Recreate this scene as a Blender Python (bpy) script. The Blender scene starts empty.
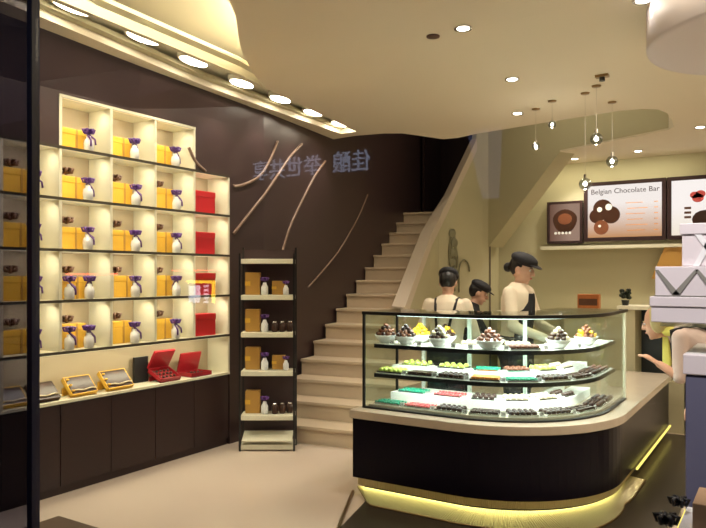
import bpy, bmesh, math, random
from mathutils import Vector, Matrix, Euler
random.seed(7)
PI = math.pi
scene = bpy.context.scene
col = scene.collection

# ------------------------------------------------------------------ materials
def srgb(r, g, b):
    f = lambda c: (c/255/12.92) if c/255 <= .04045 else ((c/255+.055)/1.055)**2.4
    return (f(r), f(g), f(b), 1)

def mat(name, c, rough=.5, metal=0., var=0., vscale=6., bump=0., bscale=60., spec=.5, coat=0.):
    m = bpy.data.materials.new(name); m.use_nodes = True
    nt = m.node_tree; b = nt.nodes['Principled BSDF']
    b.inputs['Base Color'].default_value = c
    b.inputs['Roughness'].default_value = rough
    b.inputs['Metallic'].default_value = metal
    b.inputs['Specular IOR Level'].default_value = spec
    b.inputs['Coat Weight'].default_value = coat
    tc = nt.nodes.new('ShaderNodeTexCoord')
    if var > 0:
        n = nt.nodes.new('ShaderNodeTexNoise'); n.inputs['Scale'].default_value = vscale; n.inputs['Detail'].default_value = 4
        nt.links.new(tc.outputs['Object'], n.inputs['Vector'])
        r = nt.nodes.new('ShaderNodeMapRange'); r.inputs['To Min'].default_value = 1-var; r.inputs['To Max'].default_value = 1+var
        nt.links.new(n.outputs['Fac'], r.inputs['Value'])
        x = nt.nodes.new('ShaderNodeVectorMath'); x.operation = 'SCALE'; x.inputs[0].default_value = c[:3]
        nt.links.new(r.outputs['Result'], x.inputs['Scale']); nt.links.new(x.outputs['Vector'], b.inputs['Base Color'])
    if bump > 0:
        n2 = nt.nodes.new('ShaderNodeTexNoise'); n2.inputs['Scale'].default_value = bscale
        nt.links.new(tc.outputs['Object'], n2.inputs['Vector'])
        bp = nt.nodes.new('ShaderNodeBump'); bp.inputs['Strength'].default_value = bump; bp.inputs['Distance'].default_value = .01
        nt.links.new(n2.outputs['Fac'], bp.inputs['Height']); nt.links.new(bp.outputs['Normal'], b.inputs['Normal'])
    return m

def emat(name, c, s):
    m = bpy.data.materials.new(name); m.use_nodes = True; nt = m.node_tree; nt.nodes.clear()
    e = nt.nodes.new('ShaderNodeEmission'); e.inputs['Color'].default_value = c; e.inputs['Strength'].default_value = s
    o = nt.nodes.new('ShaderNodeOutputMaterial'); nt.links.new(e.outputs[0], o.inputs[0]); return m

def glassmat(name, tint=(.95, .99, .97, 1), ior=1.45, rough=0., extra=0.):
    m = bpy.data.materials.new(name); m.use_nodes = True; nt = m.node_tree; nt.nodes.clear()
    t = nt.nodes.new('ShaderNodeBsdfTransparent'); t.inputs['Color'].default_value = tint
    g = nt.nodes.new('ShaderNodeBsdfGlossy'); g.inputs['Roughness'].default_value = rough
    ge = nt.nodes.new('ShaderNodeNewGeometry')
    def mth(op, x=None, y=None):
        n = nt.nodes.new('ShaderNodeMath'); n.operation = op
        for i, q in enumerate((x, y)):
            if q is None: continue
            if isinstance(q, (int, float)): n.inputs[i].default_value = q
            else: nt.links.new(q, n.inputs[i])
        return n.outputs[0]
    dt = nt.nodes.new('ShaderNodeVectorMath'); dt.operation = 'DOT_PRODUCT'
    nt.links.new(ge.outputs['Normal'], dt.inputs[0]); nt.links.new(ge.outputs['Incoming'], dt.inputs[1])
    f0 = ((ior-1)/(ior+1))**2+extra
    c5 = mth('POWER', mth('SUBTRACT', 1., mth('ABSOLUTE', dt.outputs['Value'])), 5.)
    fr = mth('ADD', mth('MULTIPLY', c5, 1-f0), f0)
    mx = nt.nodes.new('ShaderNodeMixShader'); o = nt.nodes.new('ShaderNodeOutputMaterial')
    nt.links.new(fr, mx.inputs[0]); nt.links.new(t.outputs[0], mx.inputs[1]); nt.links.new(g.outputs[0], mx.inputs[2]); nt.links.new(mx.outputs[0], o.inputs[0])
    return m

def ribmat(name, c, rough=.35):
    # brushed vertical ribbing that follows the object
    m = mat(name, c, rough, 1.0); nt = m.node_tree; b = nt.nodes['Principled BSDF']
    uv = nt.nodes.new('ShaderNodeUVMap'); w = nt.nodes.new('ShaderNodeTexWave')
    w.inputs['Scale'].default_value = 24; w.wave_type = 'BANDS'; w.bands_direction = 'X'; w.inputs['Distortion'].default_value = .6
    nt.links.new(uv.outputs['UV'], w.inputs['Vector'])
    bp = nt.nodes.new('ShaderNodeBump'); bp.inputs['Strength'].default_value = .7; bp.inputs['Distance'].default_value = .01
    nt.links.new(w.outputs['Fac'], bp.inputs['Height']); nt.links.new(bp.outputs['Normal'], b.inputs['Normal'])
    return m

M = {}
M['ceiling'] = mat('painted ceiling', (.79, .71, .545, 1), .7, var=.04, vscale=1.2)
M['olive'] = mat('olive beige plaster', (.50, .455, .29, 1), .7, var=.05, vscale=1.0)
M['backwall'] = mat('back wall paint', (.50, .46, .30, 1), .7, var=.04, vscale=1.0)
M['darkwall'] = mat('dark brown lacquered wall', (.050, .028, .028, 1), .38, var=.15, vscale=2.0)
M['darkcab'] = mat('dark brown laminate', (.032, .016, .016, 1), .36, var=.12, vscale=3.0, spec=.35)
M['cream'] = mat('cream lacquer', (.74, .705, .545, 1), .5, var=.02)
M['taupe'] = mat('taupe back panel', (.40, .32, .21, 1), .6, var=.05)
M['shelfedge'] = mat('dark shelf edge', (.05, .04, .025, 1), .4)
M['floor'] = mat('polished cream stone floor', (.62, .51, .42, 1), .16, var=.06, vscale=1.6)
M['stair'] = mat('beige marble stair', (.64, .51, .365, 1), .35, var=.08, vscale=5)
M['stairside'] = mat('pale parapet coping', (.62, .52, .42, 1), .5)
M['pavement'] = mat('dark pavement', (.03, .03, .032, 1), .7, var=.2)
M['curve'] = mat('pale brown inlay', (.25, .16, .115, 1), .4)
M['marble'] = mat('cream marble worktop', (.62, .53, .42, 1), .15, var=.1, vscale=9)
M['counter'] = mat('almost black counter panel', (.004, .002, .008, 1), .3, spec=.12)
M['brass'] = ribmat('ribbed brass', (.62, .55, .33, 1), .35)
M['brassdark'] = mat('bronze trim', (.35, .24, .12, 1), .35, 1.)
M['platform'] = mat('dark stone platform', (.035, .026, .016, 1), .28, var=.2)
M['led'] = emat('warm led strip', (.95, .88, .34, 1), 7)
M['ledline'] = emat('yellow led line', (.95, .78, .16, 1), 1.6)
M['ledwhite'] = emat('cool white led bar', (.85, 1, .92, 1), 5)
M['shelfled'] = emat('warm shelf led', (1, .86, .5, 1), 1.2)
M['spot'] = emat('lit lamp lens', (1, .93, .78, 1), 22)
M['wash'] = emat('wall washer lens', (1, .90, .68, 1), 26)
M['ring'] = mat('brushed chrome ring', (.7, .7, .7, 1), .25, 1.)
M['chrome'] = mat('chrome', (.8, .8, .8, 1), .12, 1.)
M['black'] = mat('black metal', (.012, .012, .013, 1), .35)
M['frame'] = mat('navy painted metal', (.012, .014, .05, 1), .3)
M['glass'] = glassmat('clear case glass', (.93, .98, .95, 1), 1.42)
M['globeglass'] = glassmat('globe glass', (.62, .66, .66, 1), 1.6, 0, .12)
M['window'] = glassmat('shop window glass', (.97, .97, .985, 1), 1.45)
M['windowdark'] = glassmat('dark tinted door glass', (.42, .42, .50, 1), 1.5)  # tint carries the dark street's reflection as well as the doubled glass
M['white'] = mat('white lacquer', (.82, .82, .78, 1), .35)
M['porcelain'] = mat('white porcelain', (.85, .85, .85, 1), .12)
M['choc'] = mat('dark chocolate', (.045, .016, .008, 1), .3, var=.2, vscale=40)
M['milkchoc'] = mat('milk chocolate', (.19, .065, .03, 1), .33, var=.2, vscale=40)
M['whitechoc'] = mat('white chocolate', (.72, .6, .4, 1), .35)
M['yellowsweet'] = mat('yellow candied fruit', (.85, .50, .03, 1), .35, var=.1)
M['green'] = mat('green foil', (.01, .30, .17, 1), .3, var=.2, vscale=30)
M['lime'] = mat('lime sweets', (.52, .60, .12, 1), .4, var=.15, vscale=30)
M['pink'] = mat('pink foil', (.75, .12, .13, 1), .3, var=.15, vscale=30)
M['orange'] = mat('orange wafer', (.65, .25, .05, 1), .4)
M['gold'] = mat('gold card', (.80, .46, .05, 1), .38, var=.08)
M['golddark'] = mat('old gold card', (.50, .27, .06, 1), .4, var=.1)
M['red'] = mat('red lacquered card', (.55, .012, .02, 1), .4)
M['redmid'] = mat('crimson card', (.34, .010, .018, 1), .4)
M['reddark'] = mat('dark red card', (.30, .01, .014, 1), .45)
M['purple'] = mat('purple satin ribbon', (.13, .05, .26, 1), .35)
M['brown'] = mat('brown satin ribbon', (.10, .04, .02, 1), .4)
M['card'] = mat('white card', (.8, .8, .8, 1), .6)
M['giftwhite'] = mat('pale lilac gift card', (.70, .64, .655, 1), .55, var=.03)
M['giftgrey'] = mat('grey ribbon fold', (.24, .23, .20, 1), .55)
M['bluebox'] = mat('blue grey box card', (.12, .12, .19, 1), .6, var=.05)
M['tan'] = mat('tan card', (.5, .32, .18, 1), .6)
M['skin'] = mat('skin', (.62, .36, .25, 1), .5)
M['skin2'] = mat('fair skin', (.66, .36, .24, 1), .5)
M['lips'] = mat('lips', (.42, .09, .07, 1), .4)
M['eye'] = mat('dark eye', (.01, .008, .006, 1), .15)
M['hair'] = mat('black hair', (.010, .008, .008, 1), .35, bump=.3, bscale=120)
M['blond'] = mat('blond hair', (.55, .47, .22, 1), .4, var=.2, vscale=50, bump=.4, bscale=120)
M['shirt'] = mat('cream shirt cloth', (.82, .70, .54, 1), .8, bump=.15, bscale=30)
M['blouse'] = mat('pale pink blouse cloth', (.60, .47, .42, 1), .8, bump=.15, bscale=30)
M['scarf'] = mat('yellow scarf cloth', (.75, .68, .15, 1), .8, bump=.2)
M['blackcloth'] = mat('black cloth', (.010, .009, .012, 1), .75, bump=.2)
M['ornament'] = mat('weathered bronze relief', (.27, .26, .17, 1), .5, .5)
M['mat'] = mat('brown doormat', (.11, .07, .045, 1), .95, bump=.8, bscale=200)
M['reveal'] = mat('dark building', (.02, .02, .026, 1), .8, var=.3)
M['leaf'] = mat('dark leaf', (.012, .02, .008, 1), .5)
M['amber'] = mat('amber board', (.55, .30, .07, 1), .5)
M['textdark'] = mat('dark lettering', (.03, .015, .015, 1), .6)
M['orangebox'] = mat('orange printed box', (.42, .13, .03, 1), .5, var=.25, vscale=22)
def gradmat(name, c0, c1, s, axis='Z', lo=0, hi=1):
    # a backlit printed panel; the print runs from one colour to another
    m = bpy.data.materials.new(name); m.use_nodes = True; nt = m.node_tree; nt.nodes.clear()
    tc = nt.nodes.new('ShaderNodeTexCoord'); sp = nt.nodes.new('ShaderNodeSeparateXYZ')
    nt.links.new(tc.outputs['Object'], sp.inputs[0])
    r = nt.nodes.new('ShaderNodeMapRange'); r.inputs['From Min'].default_value = lo; r.inputs['From Max'].default_value = hi
    nt.links.new(sp.outputs[axis], r.inputs['Value'])
    cr = nt.nodes.new('ShaderNodeValToRGB'); cr.color_ramp.elements[0].color = c0; cr.color_ramp.elements[1].color = c1
    cr.color_ramp.elements[1].position = .6
    nt.links.new(r.outputs[0], cr.inputs[0])
    e = nt.nodes.new('ShaderNodeEmission'); e.inputs['Strength'].default_value = s; nt.links.new(cr.outputs[0], e.inputs['Color'])
    o = nt.nodes.new('ShaderNodeOutputMaterial'); nt.links.new(e.outputs[0], o.inputs[0]); return m
M['poster'] = gradmat('backlit amber to white print', (.55, .24, .06, 1), (1, .92, .84, 1), .95, 'Z', -.4, .45)
M['poster3'] = gradmat('backlit white print', (.9, .80, .62, 1), (1, .93, .86, 1), 1.0, 'Z', -.4, .3)
M['posterdark'] = gradmat('backlit brown print', (.16, .06, .03, 1), (.55, .36, .26, 1), .6, 'X', -.3, .3)

# ------------------------------------------------------------------ mesh builder
class MB:
    def __init__(self): self.bm = bmesh.new(); self.smooth = False
    def box(self, x0, x1, y0, y1, z0, z1, mtx=None):
        vs = [self.bm.verts.new(p) for p in ((x0,y0,z0),(x1,y0,z0),(x1,y1,z0),(x0,y1,z0),(x0,y0,z1),(x1,y0,z1),(x1,y1,z1),(x0,y1,z1))]
        for f in ((0,3,2,1),(4,5,6,7),(0,1,5,4),(1,2,6,5),(2,3,7,6),(3,0,4,7)): self.bm.faces.new([vs[i] for i in f])
        if mtx: bmesh.ops.transform(self.bm, matrix=mtx, verts=vs)
        return self
    def rings(self, rings, cap=True, closed=False):
        rv = [[self.bm.verts.new(p) for p in r] for r in rings]
        n = len(rv[0])
        pairs = list(zip(rv, rv[1:])) + ([(rv[-1], rv[0])] if closed else [])
        for a, b in pairs:
            for i in range(n): self.bm.faces.new((a[i], a[(i+1)%n], b[(i+1)%n], b[i]))
        if cap and not closed:
            self.bm.faces.new(rv[0][::-1]); self.bm.faces.new(rv[-1])
        return self
    def lathe(self, prof, c=(0,0,0), seg=24, cap=True, sx=1, sy=1):
        self.smooth = True
        return self.rings([[(c[0]+r*sx*math.cos(2*PI*i/seg), c[1]+r*sy*math.sin(2*PI*i/seg), c[2]+z) for i in range(seg)] for r, z in prof], cap)
    def cyl(self, a, b, ra, rb=None, seg=12):
        rb = ra if rb is None else rb
        a, b = Vector(a), Vector(b); d = (b-a).normalized()
        u = d.orthogonal().normalized(); v = d.cross(u)
        R = lambda p, r: [p+u*r*math.cos(2*PI*i/seg)+v*r*math.sin(2*PI*i/seg) for i in range(seg)]
        return self.rings([R(a, ra), R(b, rb)])
    def caps(self, a, b, ra, rb, seg=12, flat=1.0, side=None):
        a, b = Vector(a), Vector(b); d = (b-a); L = d.length; d = d/L if L > 1e-6 else Vector((0,0,1))
        u = (Vector(side) - d*Vector(side).dot(d)).normalized() if side else d.orthogonal().normalized(); v = d.cross(u)
        rs = []
        def R(p, r): return [p+u*r*math.cos(2*PI*i/seg)+v*r*flat*math.sin(2*PI*i/seg) for i in range(seg)]
        for k in range(1, 5):
            t = k/5*PI/2; rs.append(R(a-d*ra*math.cos(t), ra*math.sin(t)))
        rs.append(R(a, ra)); rs.append(R(b, rb))
        for k in range(1, 5):
            t = k/5*PI/2; rs.append(R(b+d*rb*math.sin(t), rb*math.cos(t)))
        return self.rings(rs)
    def ell(self, c, rx, ry, rz, mtx=None, seg=16, rg=10):
        self.smooth = True
        n0 = len(self.bm.verts)
        rs = [[(rx*math.sin(PI*k/rg)*math.cos(2*PI*i/seg), ry*math.sin(PI*k/rg)*math.sin(2*PI*i/seg), -rz*math.cos(PI*k/rg)) for i in range(seg)] for k in range(1, rg)]
        T = Matrix.Translation(c) @ (mtx or Matrix())
        rs = [[T @ Vector(p) for p in r] for r in rs]
        return self.rings(rs)
    def tube(self, pts, r, seg=8, closed=False):
        self.smooth = True
        P = [Vector(p) for p in pts]; n = len(P); rs = []; up = None
        for i, p in enumerate(P):
            a = P[max(i-1, 0)] if not closed else P[i-1]; b = P[min(i+1, n-1)] if not closed else P[(i+1) % n]
            d = (b-a).normalized()
            if up is None: up = d.orthogonal().normalized()
            up = (up - d*up.dot(d)).normalized(); v = d.cross(up)
            rr = r[i] if isinstance(r, (list, tuple)) else r
            rs.append([p+up*rr*math.cos(2*PI*k/seg)+v*rr*math.sin(2*PI*k/seg) for k in range(seg)])
        return self.rings(rs, closed=closed)
    def prism(self, poly, z0, z1, axis='z'):
        def T(p, z):
            return (p[0], p[1], z) if axis == 'z' else ((p[0], z, p[1]) if axis == 'y' else (z, p[0], p[1]))
        n = len(poly)
        a = [self.bm.verts.new(T(p, z0)) for p in poly]; b = [self.bm.verts.new(T(p, z1)) for p in poly]
        self.bm.faces.new(a[::-1]); self.bm.faces.new(b)
        for i in range(n): self.bm.faces.new((a[i], a[(i+1)%n], b[(i+1)%n], b[i]))
        return self
    def slab(self, outer, holes, z0, z1):
        for z in (z0, z1):
            es = []
            for lp in [outer]+holes:
                vs = [self.bm.verts.new((x, y, z)) for x, y in lp]
                es += [self.bm.edges.new((vs[i], vs[(i+1) % len(vs)])) for i in range(len(vs))]
            bmesh.ops.triangle_fill(self.bm, use_beauty=True, edges=es)
        for lp in [outer]+holes:
            for i in range(len(lp)):
                p, q = lp[i], lp[(i+1) % len(lp)]
                vs = [self.bm.verts.new(v) for v in ((*p, z0), (*q, z0), (*q, z1), (*p, z1))]
                self.bm.faces.new(vs)
        bmesh.ops.remove_doubles(self.bm, verts=self.bm.verts, dist=1e-5)
        return self
    def build(self, name, m, parent=None, bevel=0, uv=None):
        bmesh.ops.recalc_face_normals(self.bm, faces=self.bm.faces)
        me = bpy.data.meshes.new(name); self.bm.to_mesh(me); self.bm.free()
        me.materials.append(m)
        if self.smooth:
            for p in me.polygons: p.use_smooth = True
        o = bpy.data.objects.new(name, me); col.objects.link(o)
        if parent: o.parent = parent
        if bevel:
            b = o.modifiers.new('bevel', 'BEVEL'); b.width = bevel; b.segments = 2; b.limit_method = 'ANGLE'; b.angle_limit = .7
        return o

def thing(name, label, cat, loc=(0,0,0), rz=0, group=None):
    o = bpy.data.objects.new(name, None); o.empty_display_size = .05; col.objects.link(o)
    o.location = loc; o.rotation_euler = (0, 0, rz); o['label'] = label; o['category'] = cat
    if group: o['group'] = group
    return o
def tag(o, label, cat, group=None):
    o['label'] = label; o['category'] = cat
    if group: o['group'] = group
    return o
def struct(o): o['kind'] = 'structure'; return o
def copy_tree(o, parent=None):
    c = o.copy(); col.objects.link(c)
    if parent: c.parent = parent
    for ch in list(o.children): copy_tree(ch, c)
    return c
def place(proto, used, loc, rz, label, group=None, scale=None, rot=None):
    o = proto if not used else copy_tree(proto)
    o.location = loc; o.rotation_euler = rot if rot else (0, 0, rz)
    if scale: o.scale = scale
    o['label'] = label
    if group: o['group'] = group
    return o
def text(name, s, size, m, parent, loc, rot=(PI/2, 0, 0), depth=.002, align='LEFT'):
    c = bpy.data.curves.new(name, 'FONT'); c.body = s; c.size = size; c.extrude = depth; c.align_x = align; c.resolution_u = 3
    t = bpy.data.objects.new(name, c); col.objects.link(t)
    bpy.context.view_layer.update()
    me = bpy.data.meshes.new_from_object(t.evaluated_get(bpy.context.evaluated_depsgraph_get()))
    bpy.data.objects.remove(t); me.materials.clear(); me.materials.append(m)
    o = bpy.data.objects.new(name, me); col.objects.link(o); o.location = loc; o.rotation_euler = rot
    if parent: o.parent = parent
    return o
def remeshed(mb, name, m, parent, voxel, smooth=3):
    o = mb.build(name, m, parent)
    r = o.modifiers.new('r', 'REMESH'); r.mode = 'VOXEL'; r.voxel_size = voxel
    s = o.modifiers.new('s', 'SMOOTH'); s.iterations = smooth; s.factor = .5
    bpy.context.view_layer.update()
    me = bpy.data.meshes.new_from_object(o.evaluated_get(bpy.context.evaluated_depsgraph_get()))
    o.modifiers.clear(); o.data = me; me.name = name
    if not me.materials: me.materials.append(m)
    for p in me.polygons: p.use_smooth = True
    return o

CZ = 3.15          # ceiling height
WX = -4.32         # left wall plane

# ------------------------------------------------------------------ floor, ceiling
struct(MB().box(-5.6, 3.0, .9, 11.0, -.1, 0).build('floor', M['floor']))
struct(MB().box(-16, 6, -7.2, .9, -.12, -.02).build('trim_1', M['pavement']))      # street pavement
outer = [(3, .9), (3, 10.2), (-3.71, 10.2), (-3.71, 9.6), (-2.49, 8.97), (-1.1, 8.25), (-1.03, 8.1), (-1.0, 7.75), (-1.0, 7.40), (-1.05, 7.18),
         (-1.17, 7.08), (-1.38, 7.04), (-2.0, 7.14), (-2.97, 7.32), (-3.25, 7.42), (-3.42, 7.4), (-3.55, 7.1), (-3.67, 6.85), (-3.85, 6.74), (-4.2, 6.68), (-4.8, 6.75), (-4.8, .9)]
curve_edge = [(-2.62, 1.2), (-2.60, 2.2), (-2.63, 2.65), (-2.75, 3.0), (-2.88, 3.2), (-3.06, 3.42), (-3.25, 3.66), (-3.42, 3.92), (-3.60, 4.22), (-3.77, 4.54)]
opening = curve_edge + [(-4.06, 6.5), (-4.27, 6.5), (-4.22, 5.3), (-4.16, 4.2), (-3.91, 2.56), (-3.75, 1.2)]
struct(MB().slab(outer, [opening], CZ, CZ+.16).build('ceiling', M['ceiling']))
struct(MB().box(-4.8, -2.2, .95, 6.7, CZ+.36, CZ+.42).build('ceiling', M['ceiling']))           # raised tray above the opening
struct(MB().slab([(-2.3, 1.0), (-2.3, 6.6), (-2.25, 6.6), (-2.25, 1.0)], [], CZ+.16, CZ+.36).build('trim_2', M['ceiling']))
# fin between the lamp trough and the curved tray
fin = [(-3.46, 1.2), (-3.57, 2.45), (-3.68, 4.15), (-3.76, 4.54), (-3.80, 4.54), (-3.73, 4.15), (-3.62, 2.45), (-3.51, 1.2)]
struct(MB().prism(fin, CZ-.005, CZ+.06).build('trim_3', M['cream']))
slotl = [(-3.90, 1.2), (-4.0, 2.56), (-4.2, 4.2), (-4.25, 5.3), (-4.29, 6.5), (-4.24, 6.5), (-4.17, 5.3), (-4.08, 4.2), (-3.84, 2.56), (-3.68, 1.2)]
struct(MB().prism(slotl, CZ+.05, CZ+.08).build('trim_4', M['olive']))
trough = [(-3.50, 1.2), (-3.60, 2.45), (-3.71, 4.15), (-3.80, 4.6), (-4.07, 6.49), (-4.27, 6.49), (-4.18, 4.3), (-3.90, 2.56), (-3.74, 1.2)]
struct(MB().prism(trough, CZ+.12, CZ+.15).build('trim_5', M['cream']))
# space over the stair opening
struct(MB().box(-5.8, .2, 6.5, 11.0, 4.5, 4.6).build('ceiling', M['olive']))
struct(MB().box(-.85, -.80, 6.6, 8.6, CZ+.16, 4.5).build('trim_6', M['olive']))
struct(MB().box(-5.0, -.85, 6.5, 6.55, CZ+.16, 4.5).build('trim_7', M['olive']))

# ------------------------------------------------------------------ left wall round the lit wall shelf
w = MB()
w.box(-4.62, WX, .9, 4.97, 2.83, CZ+.3)
w.box(-4.62, WX, .9, 2.97, 2.46, 2.83)
w.box(-4.62, WX, 4.285, 4.97, 2.46, 2.83)
w.box(-4.62, WX, 4.715, 4.97, 0, 2.46)
w.box(-4.62, WX, .9, 2.535, .64, 2.46)
w.box(-4.62, -4.585, 2.5, 4.72, 0, 2.83)
struct(w.build('wall_left', M['darkwall']))
w = MB().prism([(WX, 4.97), (-4.32, 5.2), (-5.08, 11.0), (-5.35, 11.0), (-4.62, 4.97)], 0, 4.5)
struct(w.build('wall_left_rear', M['darkwall']))
struct(MB().box(-5.3, -3.6, 10.75, 11.0, 0, 4.5).build('wall_rear', M['darkwall']))
d = struct(MB().prism([(-4.87, 9.75), (-4.97, 10.55), (-4.93, 10.55), (-4.83, 9.75)], 2.5, 4.0).build('door_1', M['darkcab']))
struct(MB().box(-3.71, 3.0, 10.0, 10.2, 0, CZ).build('wall_back', M['backwall']))
struct(MB().box(3.0, 3.15, .9, 10.2, 0, CZ).build('wall_right', M['backwall']))
struct(MB().box(-4.8, 3.0, .9, 1.0, 2.9, CZ+.16).build('wall_front', M['darkwall']))

# pale inlaid curves on the dark rear wall
def wall_pt(y, z, off=.004):
    if y < 5.2: return (WX+off, y, z)
    return (-4.32-.131*(y-5.2)+off, y, z)
def inlay(pts, label, w=.014):
    V = [Vector(p) for p in pts]; out = []
    for i in range(len(V)-1):
        p0, p1, p2, p3 = V[max(i-1,0)], V[i], V[i+1], V[min(i+2, len(V)-1)]
        for k in range(6):
            t = k/6; out.append(.5*((2*p1)+(-p0+p2)*t+(2*p0-5*p1+4*p2-p3)*t*t+(-p0+3*p1-3*p2+p3)*t**3))
    out.append(V[-1])
    P = [wall_pt(a.x, a.y, .006) for a in out]
    o = MB().tube(P, w, 6).build('wall_inlay', M['curve'])
    tag(o, label, 'wall inlay', None)
inlay([(4.20, 2.64), (4.28, 2.53), (4.40, 2.46)], 'short pale curved inlay on dark wall just above the right column of the lit shelf')
inlay([(4.76, 2.37), (4.90, 2.40), (5.12, 2.50), (5.30, 2.68), (5.45, 2.90)], 'uppermost long pale curved inlay on the dark wall beside the lit shelf')
inlay([(4.76, 1.93), (5.0, 2.15), (5.30, 2.42), (5.52, 2.62), (5.72, 2.80), (5.95, 2.96)], 'pale inlay curve on dark wall, second from the lit shelf')
inlay([(5.5, 1.70), (5.68, 2.03), (5.98, 2.38), (6.25, 2.66), (6.5, 2.86)], 'pale inlay curve rising above the slim display stand on the dark wall')
inlay([(6.1, 1.42), (6.55, 1.66), (6.92, 1.89), (7.4, 2.28), (7.7, 2.60)], 'lowest pale inlay curve on dark wall beside the staircase', .010)

# ------------------------------------------------------------------ lit wall shelf
YS = [2.55, 2.98, 3.41, 3.84, 4.27, 4.70]
ZS = [1.0, 1.363, 1.726, 2.089, 2.452, 2.815]
ws = thing('wall_shelf', 'lit cream cubby shelf with dark shelf edges, built into the dark left wall', 'shelf', (-4.45, 3.6, .64))
def wl(b, name, m, **k):
    bmesh.ops.translate(b.bm, vec=(4.45, -3.6, -.64), verts=b.bm.verts); return b.build(name, m, ws, **k)
b = MB(); b.box(-4.58, -4.57, 2.54, 4.71, .64, 2.46); b.box(-4.58, -4.57, 2.97, 4.28, 2.46, 2.825); wl(b, 'back_panel', M['taupe'])
for i, y in enumerate(YS):
    top = 2.815 if 1 <= i <= 4 else 2.452
    z0 = .66 if i in (0, 5) else 1.0
    wl(MB().box(-4.57, WX+.004, y-.011, y+.011, z0, top), 'divider', M['cream'])
for k, z in enumerate(ZS):
    y0, y1 = (YS[1], YS[4]) if k == 5 else (YS[0], YS[5])
    wl(MB().box(-4.57, WX-.012, y0-.011, y1+.011, z-.009, z+.009), 'shelf_board', M['cream'])
    wl(MB().box(WX-.012, WX+.008, y0-.011, y1+.011, z-.010, z+.010), 'shelf_edge', M['shelfedge'] if k < 5 else M['cream'])
wl(MB().box(-4.57, WX+.008, 2.54, 4.711, .642, .662), 'niche_deck', M['cream'])
def cells():
    for c in range(5):
        for r in range(5 if 1 <= c <= 3 else 4):
            yield c, r
for c, r in cells():
    z1 = ZS[r+1]-.012
    wl(MB().box(-4.340, -4.334, YS[c]+.02, YS[c+1]-.02, z1+.0, z1+.0025), 'led_strip', M['shelfled'])
wl(MB().box(-4.345, -4.335, 2.57, 4.68, .985, .9905), 'led_strip', M['shelfled'])

# dark base cupboards
for i, (a, c) in enumerate([(1.26, 2.12), (2.12, 2.98), (2.98, 3.84), (3.84, 4.70)]):
    t = thing('base_cabinet', ['dark brown base cupboard at the front window end of the left wall', 'dark brown base cupboard, second from the shop window',
              'dark brown base cupboard under the two tilted gold chocolate boxes', 'dark brown base cupboard under the open red gift boxes, nearest the stairs'][i], 'cabinet', (-4.45, (a+c)/2, 0), 0, 'base cupboards along the left wall')
    hw = (c-a)/2
    MB().box(-.125, .11, -hw+.001, hw-.001, .0, .636).build('body', M['darkcab'], t)
    for s in (-1, 1):
        y0, y1 = (-hw+.003, -.002) if s < 0 else (.002, hw-.003)
        MB().box(.111, .130, y0, y1, .06, .634).build('door', M['darkcab'], t, bevel=.002)
struct(MB().box(-4.59, WX, 4.975, 5.2, 0, .01).build('baseboard_left', M['darkcab']))

# gifts in the cubbies -------------------------------------------------------
def bow(b, c, s):
    for a in range(6):
        th = a*PI/3
        P = [Vector(c)+Vector((math.cos(th)*s*q*math.cos(.5), math.sin(th)*s*q*math.cos(.5), s*h)) for q, h in ((0, 0), (.5, .55), (1, .5), (.8, .05), (0, 0))]
        b.tube(P, s*.2, 6)
    b.ell(c, s*.3, s*.3, s*.3)
def gift_box(m, label='x'):
    t = thing('gift_box', label, 'box')
    MB().box(-.045, .045, -.13, .13, 0, .145).build('body', m, t, bevel=.003)
    MB().box(-.048, .048, -.133, .133, .125, .170).build('lid', m, t, bevel=.003)
    MB().box(-.0495, .0495, .045, .060, -.0, .1715).build('ribbon', M['golddark'] if m is M['gold'] else M['reddark'], t)
    return t
def ribbon_jar():
    t = thing('ribboned_jar', 'x', 'jar')
    MB().lathe([(.02, 0), (.03, .004), (.033, .05), (.028, .075), (.016, .085), (.016, .1)], seg=16).build('jar_body', M['porcelain'], t)
    b = MB(); bow(b, (0, 0, .122), .044); b.tube([(.0, -.01, .11), (.036, -.018, .07), (.038, -.02, .03)], .006, 6); b.tube([(.0, .01, .11), (.036, .02, .08), (.038, .024, .045)], .006, 6)
    b.build('bow', M['purple'], t)
    return t
def top_bow():
    b = MB(); bow(b, (0, 0, .016), .052); o = b.build('ribbon_bow', M['brown']); return tag(o, 'x', 'bow')
def red_box():
    t = thing('gift_box', 'x', 'box')
    MB().box(-.05, .05, -.125, .125, 0, .17).build('body', M['red'], t, bevel=.004)
    MB().box(-.053, .053, -.128, .128, .14, .195).build('lid', M['red'], t, bevel=.004)
    return t
gb = gift_box(M['gold']); rj = ribbon_jar(); tb = top_bow(); rb = red_box(); used = set()
def P(key, proto, *a, **k):
    o = place(proto, key in used, *a, **k); used.add(key); return o
rown = ['lowest', 'second lowest', 'middle', 'fourth lowest', 'top']; coln = ['far left', 'second', 'third', 'fourth', 'rightmost']
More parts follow.
